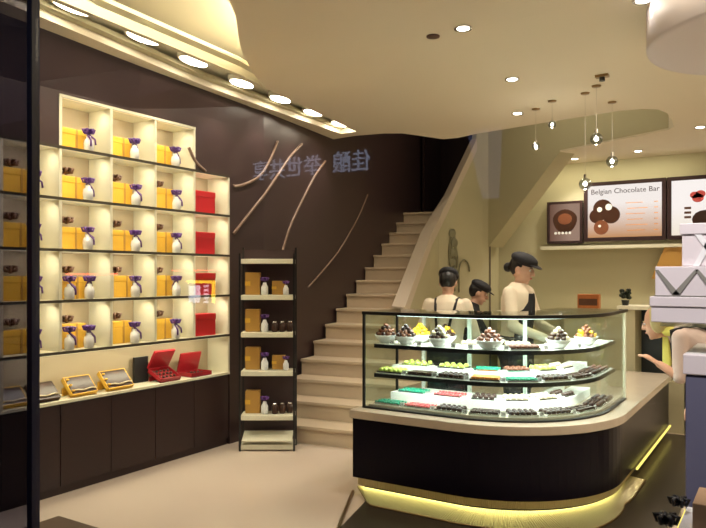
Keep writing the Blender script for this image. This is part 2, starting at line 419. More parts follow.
for c, r in cells():
    yc = (YS[c]+YS[c+1])/2; z = ZS[r]+.0105
    where = 'in the %s row, %s column of the wall shelf' % (rown[r], coln[c])
    j = random.uniform(-.02, .02)
    if c == 4:
        P('rb', rb, (-4.42, yc-.03+j*.3, z), 0, 'red gift box ' + where, 'red gift boxes in the wall shelf')
        continue
    y0 = yc-.055; slim = (c, r) == (2, 1)
    P('gb', gb, (-4.48, y0+j*.4+(.04 if slim else 0), z), 0, 'yellow gold gift box ' + where, 'gold gift boxes in the wall shelf', scale=(1, .72 if slim else 1, .95+random.random()*.12))
    P('rj', rj, (-4.366, y0+.105+j*.4, z), random.random()*3, 'purple bow jar ' + where, 'ribboned jars in the wall shelf', scale=(1.12, 1.12, 1.12))
    if r < 4:
        P('tb', tb, (-4.48, y0+.0, z+.186), random.random(), 'brown bow ' + where, 'brown bows on the gold boxes', scale=(1.1, 1.1, 1.1))
    if r in (0, 1) and c == 1:
        P('rj', rj, (-4.368, y0-.055, z), 1.0, 'left twin purple bow jar ' + where, 'ribboned jars in the wall shelf')
    if r == 1 and c == 2:
        o = MB().box(-.04, .04, -.025, .025, 0, .20).build('card_box', M['cream'])
        o.location = (-4.42, YS[c]+.046, z); tag(o, 'upright cream card box ' + where, 'box')

# tilted open chocolate boxes in the lit niche
choc_ball = tag(MB().ell((0, 0, 0), .013, .013, .009, seg=10, rg=6).build('praline', M['choc']), 'x', 'praline')
def display_box(name, y, label, m, lidm, open_lid, tilt, w=.2, dpt=.15, x=-4.42, group='boxes in the lit niche', kind='choc'):
    t = thing(name, label, 'box', (x, y, .6635))
    R = Matrix.Rotation(tilt, 4, 'Y')
    off = Vector((0, 0, abs(math.sin(tilt))*dpt*.5+.001))
    T = Matrix.Translation(off) @ R
    b = MB(); b.box(-dpt/2, dpt/2, -w/2, w/2, 0, .006, T); b.box(-dpt/2, -dpt/2+.006, -w/2, w/2, 0, .035, T); b.box(dpt/2-.006, dpt/2, -w/2, w/2, 0, .035, T)
    b.box(-dpt/2, dpt/2, -w/2, -w/2+.006, 0, .035, T); b.box(-dpt/2, dpt/2, w/2-.006, w/2, 0, .035, T)
    b.build('tray', m, t)
    if tilt > .1:
        MB().box(-dpt*.46, -dpt*.40, -w/2+.02, w/2-.02, 0, off.z).build('prop', m, t)
    if open_lid:
        T2 = Matrix.Translation(off) @ R @ Matrix.Translation((-dpt/2-.004, 0, .03)) @ Matrix.Rotation(math.radians(-74)-tilt*.4, 4, 'Y')
        MB().box(0, dpt, -w/2, w/2, 0, .018, T2).build('lid', lidm, t)
    if kind == 'gold':
        b = MB(); P_ = [T @ Vector((dpt*(.32-.03*math.sin(k*1.2)), -w*.45+w*.9*k/8, .040)) for k in range(9)]
        b.tube(P_, .006, 6); b.build('ribbon', M['whitechoc'], t)
        MB().box(-dpt/2+.008, dpt/2-.008, -w/2+.008, w/2-.008, .030, .034, T).build('insert', M['choc'], t)
        b = MB()
        b.bm.free()
        for k in range(3): MB().ell(T @ Vector((-.05+.05*k, -w/2+.02, .042)), .013, .013, .008).build('gold_medallion', M['gold'], t)
    else:
        n = 0
        for i in range(3):
            for k in range(5):
                p = T @ Vector((-dpt/2+.03+i*.045, -w/2+.03+k*(w-.06)/4, .0185)) + t.location
                m_ = M['choc']
                o = copy_tree(choc_ball); o.location = p; o.rotation_euler = (0, tilt, 0)
                o['label'] = 'dark praline in the ' + kind; o['group'] = 'pralines in the ' + kind
    return t
display_box('chocolate_box', 2.66, 'tilted gold chocolate box with pale ribbon, seen through the tinted pane at the far left', M['gold'], None, False, .75, kind='gold')
display_box('chocolate_box', 2.90, 'tilted dark chocolate box with pale ribbon just right of the navy window post', M['choc'], None, False, .75, kind='gold')
display_box('chocolate_box', 3.20, 'left one of two tilted gold chocolate boxes in the middle of the lit niche', M['gold'], None, False, .8, .22, .16, kind='gold')
display_box('chocolate_box', 3.52, 'right one of two tilted gold chocolate boxes in the middle of the lit niche', M['gold'], None, False, .8, .24, .17, kind='gold')
display_box('chocolate_box', 4.02, 'open red chocolate box leaning beside a black panel in the lit niche', M['redmid'], M['redmid'], True, .45, .22, .17, kind='left open red box')
display_box('chocolate_box', 4.38, 'open red chocolate box at the right end of the lit niche', M['redmid'], M['redmid'], True, .0, .24, .17, kind='right open red box')
o = MB().box(-.012, .012, -.07, .07, 0, .21).build('panel', M['black']); o.location = (-4.52, 3.86, .6635)
tag(o, 'small black upright panel behind the left open red box in the niche', 'panel')

# ------------------------------------------------------------------ wall washer lamps in the trough
wl_pos = [(-3.74, 2.67), (-3.81, 3.28), (-3.90, 3.85), (-4.0, 4.52), (-4.05, 5.12), (-4.10, 5.72), (-4.15, 6.30)]
proto = None
names = ['nearest the shop window', 'second from the window', 'third from the window', 'in the middle of the row', 'third from the stairs', 'second from the stairs', 'nearest the stairs']
def spot(name, loc, target, power, size, blend=.6, color=(1, .90, .73), r=.05):
    l = bpy.data.lights.new(name, 'SPOT'); l.energy = power; l.spot_size = size; l.spot_blend = blend; l.color = color; l.shadow_soft_size = r
    o = bpy.data.objects.new(name, l); col.objects.link(o); o.location = loc
    o.rotation_euler = (Vector(target)-Vector(loc)).to_track_quat('-Z', 'Y').to_euler(); return o
def area(name, loc, target, power, sx, sy, color=(1, .90, .73)):
    l = bpy.data.lights.new(name, 'AREA'); l.shape = 'RECTANGLE'; l.size = sx; l.size_y = sy; l.energy = power; l.color = color
    o = bpy.data.objects.new(name, l); col.objects.link(o); o.location = loc
    o.rotation_euler = (Vector(target)-Vector(loc)).to_track_quat('-Z', 'Y').to_euler(); return o
for i, (x, y) in enumerate(wl_pos):
    if proto is None:
        t = proto = thing('wall_washer_lamp', 'x', 'lamp')
        MB().lathe([(.075, 0), (.085, .0), (.085, .05), (.075, .05)], seg=20, sy=2.1).build('housing', M['cream'], t)
        MB().lathe([(.07, -.004), (.068, .004)], seg=20, sy=2.1).build('lens', M['wash'], t)
    else: t = copy_tree(proto)
    t.location = (x, y, CZ+.062); t.rotation_euler = (0, .0, .16)
    t['label'] = 'bright oval wall washer lamp in the ceiling trough, ' + names[i]; t['group'] = 'wall washer lamps in the trough'
    spot('wash_light', (x, y, CZ+.04), (WX-.1, y, 1.6), 18, 1.5)

# ------------------------------------------------------------------ staircase
dirS = Vector((-.144, .99)); dirW = Vector((.99, .144))
L0 = Vector((-4.35, 5.89)) - dirS*.29*3       # left end of the first tread's front edge
RISE = .165; RUN = .29
def right_limit(p):
    # the right ends follow the parapet wall
    y = p.y
    if y < 6.7: return 1.28 if y < 6.0 else 1.28-(y-6.0)*.30
    return None
t = thing('staircase', 'beige marble staircase rising beside the dark wall to a dark landing', 'staircase', (L0.x, L0.y, 0))
N = 15
def stair_width(y): 
    # distance to parapet line (-3.66,6.85)->(-4.21,8.85)
    xw = -3.66-.275*(y-6.85)
    return xw
for k in range(1, N+1):
    f = L0 + dirS*RUN*(k-1)
    bk = f + dirS*(RUN if k < N else 1.5)
    def R(p, q):
        xr = stair_width(p.y+.1) - .02 if q >= 6 else max(stair_width(p.y+.1)-.02, -3.05)
        wd = (xr-p.x)/dirW.x
        return p + dirW*wd
    zt = RISE*k
    lf, rf, lb, rbk = f-dirW*.02, R(f, k), bk-dirW*.02, R(bk, k)
    fr = f-dirS*.025; lfr = fr-dirW*.02; rfr = R(fr, k)
    if k == N: rbk = Vector((-4.0, bk.y)); 
    rel = lambda p: (p.x-L0.x, p.y-L0.y)
    MB().prism([rel(lf), rel(rf), rel(rbk), rel(lb)], max(0, zt-RISE-.3), zt-.03).build('riser', M['stair'], t)
    MB().prism([rel(lfr), rel(rfr), rel(rbk), rel(lb)], zt-.0295, zt).build('tread', M['stair'], t, bevel=.004)

# parapet / partition wall to the right of the stairs, with the bulkhead over the passage
path = [(-3.66, 6.85, 1.17), (-3.78, 7.28, 1.42), (-3.95, 7.90, 1.78), (-4.10, 8.45, 2.10), (-4.16, 8.85, 2.36), (-4.08, 9.04, 2.68), (-3.83, 9.42, 3.52), (-3.77, 9.52, 4.5), (-3.71, 9.60, 4.5)]
w = MB()
rs = []
for i, (x, y, z) in enumerate(path):
    a = Vector(path[max(i-1,0)][:2]); c = Vector(path[min(i+1, len(path)-1)][:2]); dd = (c-a).normalized(); n = Vector((-dd.y, dd.x))*.11
    rs.append([(x, y, 0), (x+n.x, y+n.y, 0), (x+n.x, y+n.y, z+.02), (x, y, z)])
w.rings(rs); struct(w.build('wall_stair', M['olive']))
# pale coping along the sloping top
w = MB(); rs = []
for i, (x, y, z) in enumerate(path[:7]):
    a = Vector(path[max(i-1,0)][:2]); c = Vector(path[min(i+1, 6)][:2]); dd = (c-a).normalized(); n = Vector((-dd.y, dd.x))*.13; m_ = Vector((dd.y, -dd.x))*.02
    rs.append([(x+m_.x, y+m_.y, z-.16), (x+n.x, y+n.y, z-.0), (x+n.x, y+n.y, z+.03), (x+m_.x, y+m_.y, z+.015)])
w.rings(rs); struct(w.build('trim_8', M['stairside']))
# bulkhead: slanted slab
q = lambda tt: (-1.1-1.39*tt, 8.25+.72*tt)
prof = [(-.0, CZ+.02), (.999, CZ+.02), (1.0, CZ), (1.72, 2.17), (1.878, 1.96)]
w = MB(); rs = []; nb = Vector((.46, .888))*.28
for tt, z in prof:
    x, y = q(tt); x -= .002; y -= .004; rs.append([(x, y, z), (x+nb.x, y+nb.y, z), (x+nb.x, y+nb.y, 4.5), (x, y, 4.5)])
w.rings(rs); struct(w.build('wall_bulkhead', M['olive']))
struct(MB().box(-3.76, -3.70, 9.605, 9.999, 0, CZ-.001).build('wall_passage', M['olive']))
struct(MB().box(-3.699, -3.685, 9.61, 9.625, 0, 2.0).build('trim_9', M['darkwall']))

# bronze relief on the partition wall
t = thing('wall_ornament', 'weathered bronze leaf and pod relief on the olive wall beside the stairs', 'wall ornament', (-4.02, 9.13, 1.3), math.atan2(.75, .5))
b = MB()
for s in (0, 1, 2, 3, 4):
    P_ = [(-.10+.022*s+.03*math.sin(k*.8+s), -.018, .02+.85*k/9) for k in range(10)]
    b.tube(P_, .012, 6)
b.build('strands', M['ornament'], t)
b = MB()
for k in range(6): b.ell((-.055+.02*math.sin(k*2.1), -.018, .15+.14*k), .06, .018, .07, seg=10, rg=6)
b.build('leaves', M['ornament'], t)
b = MB().tube([(.13+.09*math.cos(a), -.018, .30+.17*math.sin(a)) for a in [PI*k/10 for k in range(11)]]+[(.04, -.018, .0)], .012, 6); b.build('hoop', M['ornament'], t)

# ------------------------------------------------------------------ slim display stand
t = thing('display_stand', 'slim display stand with cream shelves and black posts in front of the dark wall', 'stand', (-3.925, 4.79, 0), math.atan2(.30, .33)*.78)
ST = t
SZ = [.045, .30, .69, 1.03, 1.36, 1.68]
for k, z in enumerate(SZ):
    b = MB(); b.box(-.235, .235, -.11, .11, z-.03 if k else .012, z+.012); o = b.build('shelf', M['cream'], t, bevel=.004)
for sx in (-1, 1):
    for sy in (-1, 1):
        MB().box(sx*.238-.009, sx*.238+.009, sy*.108-.009, sy*.108+.009, 0, 1.80 if sy > 0 else 1.74).build('post', M['black'], t)
MB().box(-.235, .235, .100, .106, .06, 1.78).build('back_panel', M['darkwall'], t)
T = Matrix.Rotation(-.35, 4, 'X')
MB().box(-.22, .22, -.10, .08, .115, .130, Matrix.Translation((0, 0, -.0)) @ Matrix.Rotation(.28, 4, 'X')).build('sloped_tray', M['cream'], t)
def on_stand(x, y, z):
    return Matrix.Translation(t.location) @ Matrix.Rotation(t.rotation_euler.z, 4, 'Z') @ Vector((x, y, z))
stn = {1: 'bottom', 2: 'second', 3: 'third', 4: 'top'}
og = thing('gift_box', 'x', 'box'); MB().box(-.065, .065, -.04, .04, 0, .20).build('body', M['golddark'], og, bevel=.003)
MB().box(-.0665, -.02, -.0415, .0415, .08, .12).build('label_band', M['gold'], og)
pk = thing('ribboned_jar', 'x', 'jar')
MB().lathe([(.025, 0), (.032, .01), (.032, .07), (.02, .09), (.015, .11)], seg=14).build('jar_body', M['card'], pk)
b = MB(); bow(b, (0, 0, .13), .04); b.build('bow', M['purple'], pk)
dj = thing('dark_jar', 'x', 'jar'); MB().lathe([(.022, 0), (.028, .01), (.028, .07), (.018, .08)], seg=14).build('jar_body', M['choc'], dj)
MB().lathe([(.02, .08), (.02, .095)], seg=14).build('lid', M['ring'], dj)
k1 = k2 = k3 = False
for k in (1, 2, 3, 4):
    z = SZ[k]+.013; rz = ST.rotation_euler.z; n_ = stn[k]
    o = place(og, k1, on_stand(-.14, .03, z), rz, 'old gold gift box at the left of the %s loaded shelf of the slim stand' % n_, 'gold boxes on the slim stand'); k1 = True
    place(pk, k2, on_stand(-.03, -.03, z), rz, 'white jar with purple bow on the %s loaded shelf of the slim stand' % n_, 'bow jars on the slim stand'); k2 = True
    if k in (2, 4):
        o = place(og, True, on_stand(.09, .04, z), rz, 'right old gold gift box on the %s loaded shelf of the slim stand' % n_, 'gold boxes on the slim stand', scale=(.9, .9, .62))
        place(pk, True, on_stand(.16, -.04, z), rz, 'right one of two bow jars on the %s loaded shelf of the slim stand' % n_, 'bow jars on the slim stand', scale=(.8, .8, .8))
    else:
        for i, xx in enumerate((.06, .125, .19)):
            place(dj, k3, on_stand(xx, -.03+.02*i, z), rz, '%s of three dark jars on the %s loaded shelf of the slim stand' % (['left', 'middle', 'right'][i], n_), 'dark jars on the slim stand'); k3 = True

# ------------------------------------------------------------------ counter
CX, CY, CR = -1.85, 5.0, .92
def cpath(o, xs, ye, n=22):
    P_ = [(xs + (CX-xs)*k/5, CY-CR+o) for k in range(5)]
    P_ += [(CX+(CR-o)*math.sin(PI/2*k/n), CY-(CR-o)*math.cos(PI/2*k/n)) for k in range(n+1)]
    P_ += [(CX+CR-o, CY+(ye-CY)*k/5) for k in range(1, 6)]
    return P_
def band(o1, o2, z0, z1, xs=-2.6, ye=7.2, z1b=None, z0b=None, origin=(-1.6, 5.2)):
    A = cpath(o1, xs, ye); B = cpath(o2, xs, ye)
    z1b = z1 if z1b is None else z1b; z0b = z0 if z0b is None else z0b
    ox, oy = origin
    b = MB(); b.rings([[(a[0]-ox, a[1]-oy, z0), (c[0]-ox, c[1]-oy, z0b), (c[0]-ox, c[1]-oy, z1b), (a[0]-ox, a[1]-oy, z1)] for a, c in zip(A, B)])
    return b
def band_uv(o):
    me = o.data; uv = me.uv_layers.new(name='UVMap')
    for l in me.loops:
        v = me.vertices[l.vertex_index].co; x, y = v.x-1.6, v.y+5.2
        if x < CX: s = x-CX
        elif y > CY: s = CR*PI/2+(y-CY)
        else: s = CR*math.atan2(x-CX, CY-y)
        uv.data[l.index].uv = (s, v.z)
ct = thing('counter', 'curved almost black serving counter with cream marble ledge and glowing brass base', 'counter', (-1.6, 5.2, 0))
band(.03, .10, .12, .54).build('front_panel', M['counter'], ct)
MB().box(-2.568+1.6, -2.52+1.6, 4.19-5.2, 5.0-5.2, .12, .54).build('end_panel', M['counter'], ct)
band(0, .75, .541, .60, xs=-2.61).build('worktop', M['marble'], ct, bevel=.006)
band(.60, .72, .027, .54, ye=6.9).build('rear_panel', M['counter'], ct)
o = band(.05, .09, .065, .118, xs=-2.57).build('toe_panel', M['brass'], ct); band_uv(o)
band(.110, .14, .028, .064, xs=-2.55).build('shadow_gap', M['black'], ct)
def skirt_off(k, n):
    # the brass skirt is wide at the front and tapers away round the corner
    return [.16, .20, .20, .20, .20][k] if k < 5 else .20+.05*math.sin(min(1, (k-5)/12)*PI/2) if k < 17 else max(.05, .25-.018*(k-17)*1.6)
A_ = cpath(.074, -2.59, 5.45); K_ = []
for k, (px, py) in enumerate(A_):
    if k < 5: nx_, ny_ = 0, -1
    elif k < 28: th_ = PI/2*(k-5)/22; nx_, ny_ = math.sin(th_), -math.cos(th_)
    else: nx_, ny_ = 1, 0
    w_ = skirt_off(k, len(A_))+.07; K_.append((px+nx_*w_+(.22 if k == 0 else .12 if k == 1 else .05 if k == 2 else 0), py+ny_*w_))
b = MB(); b.rings([[(a[0]+1.6, a[1]-5.2, .036), (c[0]+1.6, c[1]-5.2, .028), (c[0]+1.6, c[1]-5.2, .034), (a[0]+1.6, a[1]-5.2, .048)] for a, c in zip(A_, K_)])
o = b.build('skirt', M['brass'], ct); band_uv(o)
b = MB(); b.tube([(c[0]+1.6, c[1]-5.2, .033) for c in K_], .006, 6).build('skirt_edge', M['brassdark'], ct)
band(.082, .105, .055, .0635, xs=-2.56, ye=5.3).build('led_strip', M['led'], ct)
MB().box(-.945+1.6, -.932+1.6, 5.42-5.2, 7.15-5.2, .106, .119).build('led_strip', M['ledline'], ct)
pl = thing('platform', 'dark stone platform step running round the foot of the curved counter', 'platform', (-1.6, 5.2, 0))
A_ = cpath(.7, -2.60, 7.2); C_ = cpath(0, -2.60, 7.2); K_ = []
for k, (px, py) in enumerate(C_):
    if k < 5: K_.append((-2.28+(CX+2.28)*k/5, CY-CR-.62)); continue
    th_ = PI/2*(k-5)/22 if k < 28 else PI/2; w_ = CR+.62-.28*min(1, (k-5)/22)
    K_.append((CX+w_*math.sin(th_), CY-w_*math.cos(th_)) if k < 28 else (CX+w_, py))
b = MB(); b.rings([[(a[0]+1.6, a[1]-5.2, 0), (c[0]+1.6, c[1]-5.2, 0), (c[0]+1.6, c[1]-5.2, .026), (a[0]+1.6, a[1]-5.2, .026)] for a, c in zip(A_, K_)])
b.build('slab', M['platform'], pl)
MB().cyl((-2.605+1.6, 4.12-5.2, .014), (-2.29+1.6, 3.45-5.2, .014), .012, seg=6).build('edge_trim', M['brassdark'], pl)
MB().box(-.556+1.6, -.550+1.6, 4.4-5.2, 6.4-5.2, .0265, .034).build('led_strip', M['ledline'], pl)

# ------------------------------------------------------------------ glass display case
CZ0, CZ1 = .602, 1.285
XS, YE = -2.565, 5.55
gc = thing('display_case', 'curved glass pastry display case standing on the counter ledge', 'display case', (-1.6, 5.2, CZ0))
def cb(o1, o2, z0, z1, xs=XS, ye=YE): return band(o1, o2, z0-CZ0, z1-CZ0, xs, ye)
cb(.115, .121, .612, 1.278).build('front_glass', M['glass'], gc)
cb(.10, .62, 1.279, 1.289).build('top_glass', M['glass'], gc)
cb(.095, .115, 1.268, 1.290).build('top_rim', M['black'], gc)
cb(.105, .130, .602, .612).build('bottom_rim', M['black'], gc)
cb(.14, .60, .603, .625, xs=XS+.03).build('deck', M['marble'], gc)
for z, nm in ((.845, 'shelf'), (1.055, 'shelf')):
    s = cb(.175, .52, z-.020, z, xs=XS+.06, ye=YE-.1).build(nm, M['white'], gc)
    e = cb(.165, .1745, z-.026, z+.001, xs=XS+.06, ye=YE-.1).build('shelf_edge', M['black'] if nm else M['ring'], gc)
    cb(.19, .20, z-.026, z-.0205, xs=XS+.08, ye=YE-.12).build('led_strip', M['ledwhite'], gc)
cb(.22, .245, 1.258, 1.266, xs=XS+.22, ye=YE-.2).build('led_strip', M['ledwhite'], gc)
x0 = XS+1.6
MB().box(x0, x0+.006, 4.21-5.2, 4.68-5.2, .012, .676).build('end_glass', M['glass'], gc)
for (x, y) in ((XS, 4.197), (XS, 4.69)):
    MB().box(x+1.6-.004, x+1.6+.014, y-5.2-.007, y-5.2+.007, .0, .685).build('post', M['black'], gc)
MB().box(-1.06+1.6, -1.04+1.6, YE-5.2-.01, YE-5.2+.01, 0, .685).build('post', M['cream'], gc)
MB().box(-1.5+1.6, -1.04+1.6, YE-5.2+.012, YE-5.2+.018, .0, .680).build('end_glass', M['glass'], gc)
for a_ in ((-2.32, 4.67), (-1.95, 4.67), (-1.58, 4.80)):
    MB().box(a_[0]+1.6-.012, a_[0]+1.6+.012, a_[1]-5.2-.01, a_[1]-5.2+.01, .025, .66).build('rear_post', M['white'], gc)
cb(.56, .575, .64, .70, xs=-2.30, ye=YE-.05).build('rear_door', M['white'], gc)
cb(.36, .50, .846, .885, xs=XS+.10, ye=YE-.15).build('shelf_step', M['white'], gc)
cb(.34, .48, .626, .690, xs=XS+.10, ye=YE-.15).build('shelf_step', M['white'], gc)
cb(.56, .57, .70, 1.262, xs=-2.30, ye=YE-.05).build('rear_glass', M['glass'], gc)
cb(.55, .585, 1.235, 1.262, xs=-2.34, ye=YE-.05).build('rear_rail', M['white'], gc)
cb(.215, .25, 1.2665, 1.2785, xs=XS+.2, ye=YE-.2).build('lamp_housing', M['ring'], gc)

def at_case(s, o):
    """s metres along the case front from its left end, o inset -> x, y, angle"""
    if s < CX-XS: return XS+s, CY-CR+o, 0
    a = (s-(CX-XS))/.70
    if a < PI/2: return CX+(CR-o)*math.sin(a), CY-(CR-o)*math.cos(a), a
    return CX+CR-o, CY+(s-(CX-XS)-.70*PI/2), PI/2

# bowls on the top shelf
bowl = thing('bowl', 'x', 'bowl')
MB().lathe([(.028, 0), (.034, .004), (.052, .022), (.068, .052), (.065, .052), (.048, .026), (.01, .012)], seg=24).build('bowl_body', M['porcelain'], bowl)
def sweet(name, m, kind):
    b = MB()
    if kind == 'ball': b.ell((0, 0, 0), .015, .015, .013, seg=10, rg=6)
    elif kind == 'block': b.box(-.013, .013, -.011, .011, -.008, .008)
    elif kind == 'shell': b.ell((0, 0, 0), .018, .012, .010, seg=10, rg=6); b.ell((.006, 0, .006), .010, .008, .006, seg=8, rg=5)
    elif kind == 'wrap':
        b.ell((0, 0, 0), .015, .010, .010, seg=8, rg=6); b.cyl((.013, 0, 0), (.027, 0, 0), .003, .010, 8); b.cyl((-.013, 0, 0), (-.027, 0, 0), .003, .010, 8)
    elif kind == 'stick': b.box(-.011, .011, -.05, .05, -.009, .009)
    return tag(b.build(name, m), 'x', name.replace('_', ' '))
SW = {'dark': sweet('truffle', M['choc'], 'ball'), 'milk': sweet('praline', M['milkchoc'], 'shell'), 'white': sweet('praline', M['whitechoc'], 'ball'),
      'block': sweet('chocolate_square', M['choc'], 'block'), 'yellow': sweet('candied_fruit', M['yellowsweet'], 'shell'), 'green': sweet('wrapped_sweet', M['green'], 'wrap'),
      'pink': sweet('wrapped_sweet', M['pink'], 'wrap'), 'lime': sweet('sweet', M['lime'], 'ball'), 'wafer': sweet('wafer_stick', M['orange'], 'stick')}
AD = {'dark': 'dark truffle', 'milk': 'milk praline', 'white': 'white praline', 'block': 'dark chocolate square', 'yellow': 'yellow candied fruit',
      'green': 'green foil wrapped sweet', 'pink': 'pink foil wrapped sweet', 'lime': 'lime green sweet', 'wafer': 'orange wafer stick'}
usedS = set()
def put(kind, loc, rot, where, sc=1.25):
    o = place(SW[kind], kind in usedS, loc, 0, AD[kind]+' '+where, AD[kind]+'s '+where, rot=rot, scale=(sc, sc, sc)); usedS.add(kind); return o
bowls = [(.10, .27, ['milk', 'dark'], 'leftmost front bowl'), (.27, .26, ['dark', 'milk'], 'second front bowl from the left'), (.53, .26, ['dark', 'white'], 'third front bowl from the left'),
         (.90, .26, ['milk', 'milk'], 'wide middle bowl'), (1.42, .27, ['dark', 'white'], 'right front bowl'), (.29, .445, ['yellow'], 'left rear bowl'), (.49, .445, ['yellow', 'dark'], 'right rear bowl'), (1.80, .27, ['yellow', 'milk'], 'bowl at the right end')]
for i, (s, o_, kinds, nm) in enumerate(bowls):
    x, y, a = at_case(s, o_); sc = 1.5 if 'wide' in nm else 1.25
    place(bowl, i > 0, (x, y, 1.056), 0, 'white bowl of sweets on the top case shelf, ' + nm, 'bowls on the top shelf', scale=(sc, sc, 1.15))
    for lay, (n, r, z) in enumerate(((9, .046, .058), (7, .033, .078), (4, .018, .096), (1, 0, .112))):
        for k in range(n):
            th = 2*PI*k/n+lay*.5
            put(random.choice(kinds), (x+r*sc*math.cos(th), y+r*sc*math.sin(th), 1.056+z*1.15), (random.random(), random.random(), random.random()*6), 'heaped in the ' + nm + ' on the top shelf')

# trays
tray = thing('tray', 'x', 'tray')
MB().box(-.10, .10, -.065, .065, 0, .006).build('tray_base', M['white'], tray)
b = MB(); b.box(-.10, .10, -.065, -.060, .006, .016); b.box(-.10, .10, .060, .065, .006, .016); b.box(-.10, -.095, -.060, .060, .006, .016); b.box(.095, .10, -.060, .060, .006, .016)
b.build('tray_rim', M['ring'], tray)
tagp = thing('price_tag', 'x', 'price tag')
MB().box(-.018, .018, -.001, .001, .0, .032, Matrix.Rotation(-.25, 4, 'X')).build('tag_card', M['card'], tagp)
text('digits', '28', .024, M['textdark'], tagp, (-.013, -.0028, .009), (PI/2-.25, 0, 0), .0004)
ut = ug = False
TS = 1.0
def do_tray(s, o_, z, kind, nm, cnt=(5, 3)):
    global ut
    x, y, a = at_case(s, o_)
    place(tray, ut, (x, y, z), a, 'tray of %ss, %s' % (AD[kind], nm), 'trays in the glass case', scale=(.78, .95, 1) if (o_ > .38 and s > .7) else None); ut = True
    tw = .78 if (o_ > .38 and s > .7) else 1.0
    ca, sa = math.cos(a), math.sin(a)
    if kind == 'wafer': cnt = (6, 1)
    nx, ny = cnt
    for i in range(nx):
        for j in range(ny):
            lx = (-.075+.15*i/(nx-1))*tw; ly = 0 if ny == 1 else -.042+.084*j/(ny-1)
            sc = 1.0 if kind in ('green', 'pink') else 1.25
            zz = .0065+sc*{'dark': .013, 'milk': .011, 'white': .013, 'block': .0085, 'yellow': .011, 'green': .0105, 'pink': .0105, 'lime': .013, 'wafer': .0095}[kind]
            put(kind, (x+ca*lx-sa*ly, y+sa*lx+ca*ly, z+zz), (0, 0, a+(random.uniform(-.3, .3) if kind != 'wafer' else 0)), 'on a tray, ' + nm, sc)
def do_tag(s, o_, z, nm):
    global ug
    x, y, a = at_case(s, o_)
    place(tagp, ug, (x, y, z), a, 'price tag on the ' + nm, 'price tags in the glass case'); ug = True
ordn = ['leftmost', 'second from the left', 'third from the left', 'fourth from the left', 'fifth from the left', 'sixth from the left', 'seventh from the left', 'eighth from the left', 'ninth from the left', 'right end']
mid = ['lime', 'block', 'dark', 'wafer', 'green', 'dark', 'block', 'dark', 'milk']
low = ['green', 'pink', 'dark', 'block', 'dark', 'dark', 'block', 'dark', 'dark']
for i in range(9):
    s = .17+.235*i
    do_tray(s, .25, .846, mid[i], 'middle shelf front row, ' + ordn[i])
    do_tray(s-.0, .22, .626, low[i], 'bottom deck front row, ' + ordn[i])
    do_tag(s+.115, .20, .846, 'middle shelf, after the tray in %s' % ordn[i])
    do_tag(s+.115, .165, .626, 'bottom deck, after the tray in %s' % ordn[i])
for i, kd in enumerate(['lime', 'lime', 'green', 'milk', 'lime', 'white']):
    do_tray(.28+.285*i, .43, .8855, kd, 'middle shelf rear row, ' + ordn[i], (4, 2))
for i, kd in enumerate(['green', 'pink', 'dark', 'white', 'white', 'dark']):
    do_tray(.26+.285*i, .41, .6905, kd, 'bottom deck rear row, ' + ordn[i], (4, 2))
do_tray(.72, .42, 1.056, 'white', 'top shelf behind the third front bowl', (4, 2))
do_tray(1.13, .25, 1.056, 'milk', 'top shelf right of the wide middle bowl')
do_tray(1.14, .42, 1.056, 'white', 'top shelf rear, middle', (4, 2))
do_tray(1.64, .42, 1.056, 'milk', 'top shelf rear, right end', (4, 2))
for i, s in enumerate((.185, .40, .66, .78, 1.01, 1.27, 1.55)): do_tag(s, .20, 1.056, 'top shelf, %s' % ordn[i])
for p in (choc_ball,):                                # the first praline goes into the right open red box too
    p.location = (-4.385, 4.30, .6635+.0185+.0); p['label'] = 'dark praline in the right open red box'; p['group'] = 'pralines in the right open red box'
    p.location.z = .6635+.040

# ------------------------------------------------------------------ back counter, menu boards
t = thing('back_counter', 'low back counter with cream top along the back wall', 'counter', (-2.4, 9.7, 0))
MB().box(-1.1, .95, -.28, .28, 0, 1.0).build('body', M['olive'], t); MB().box(-1.12, .97, -.30, .29, 1.0, 1.04).build('worktop', M['cream'], t)
t = thing('orange_box', 'orange printed box standing on the back counter below the menu boards', 'box', (-2.26, 9.55, 1.041))
MB().box(-.14, .14, -.06, .06, 0, .25).build('body', M['orangebox'], t, bevel=.004)
MB().box(-.12, .12, -.0615, -.060, .10, .19).build('label_band', M['brown'], t)
t = thing('side_cabinet', 'grey green cabinet with cream top and dark opening behind the counter end', 'cabinet', (-1.22, 7.55, 0))
MB().box(-.20, -.07, -.2, .2, 0, 1.20).build('side_panel', M['olive'], t)
MB().box(-.07, .42, .16, .2, 0, 1.20).build('dark_back', M['black'], t); MB().box(-.07, .40, -.2, .16, 0, .5).build('lower_body', M['olive'], t); MB().box(.38, .42, -.2, .16, .0, 1.20).build('side_panel', M['olive'], t)
MB().box(-.24, .44, -.22, .22, 1.201, 1.235).build('top', M['cream'], t)
t = thing('potted_plant', 'small dark potted plant on the cream topped side cabinet', 'plant', (-1.41, 7.5, 1.236))
MB().lathe([(.03, 0), (.04, .05), (.04, .055)], seg=14).build('pot', M['black'], t)
b = MB()
for k in range(14):
    a = k*2.4; b.ell((.035*math.cos(a), .035*math.sin(a), .08+.006*k), .028, .016, .02, Matrix.Rotation(a, 4, 'Z'), 8, 6)
b.build('foliage', M['leaf'], t)

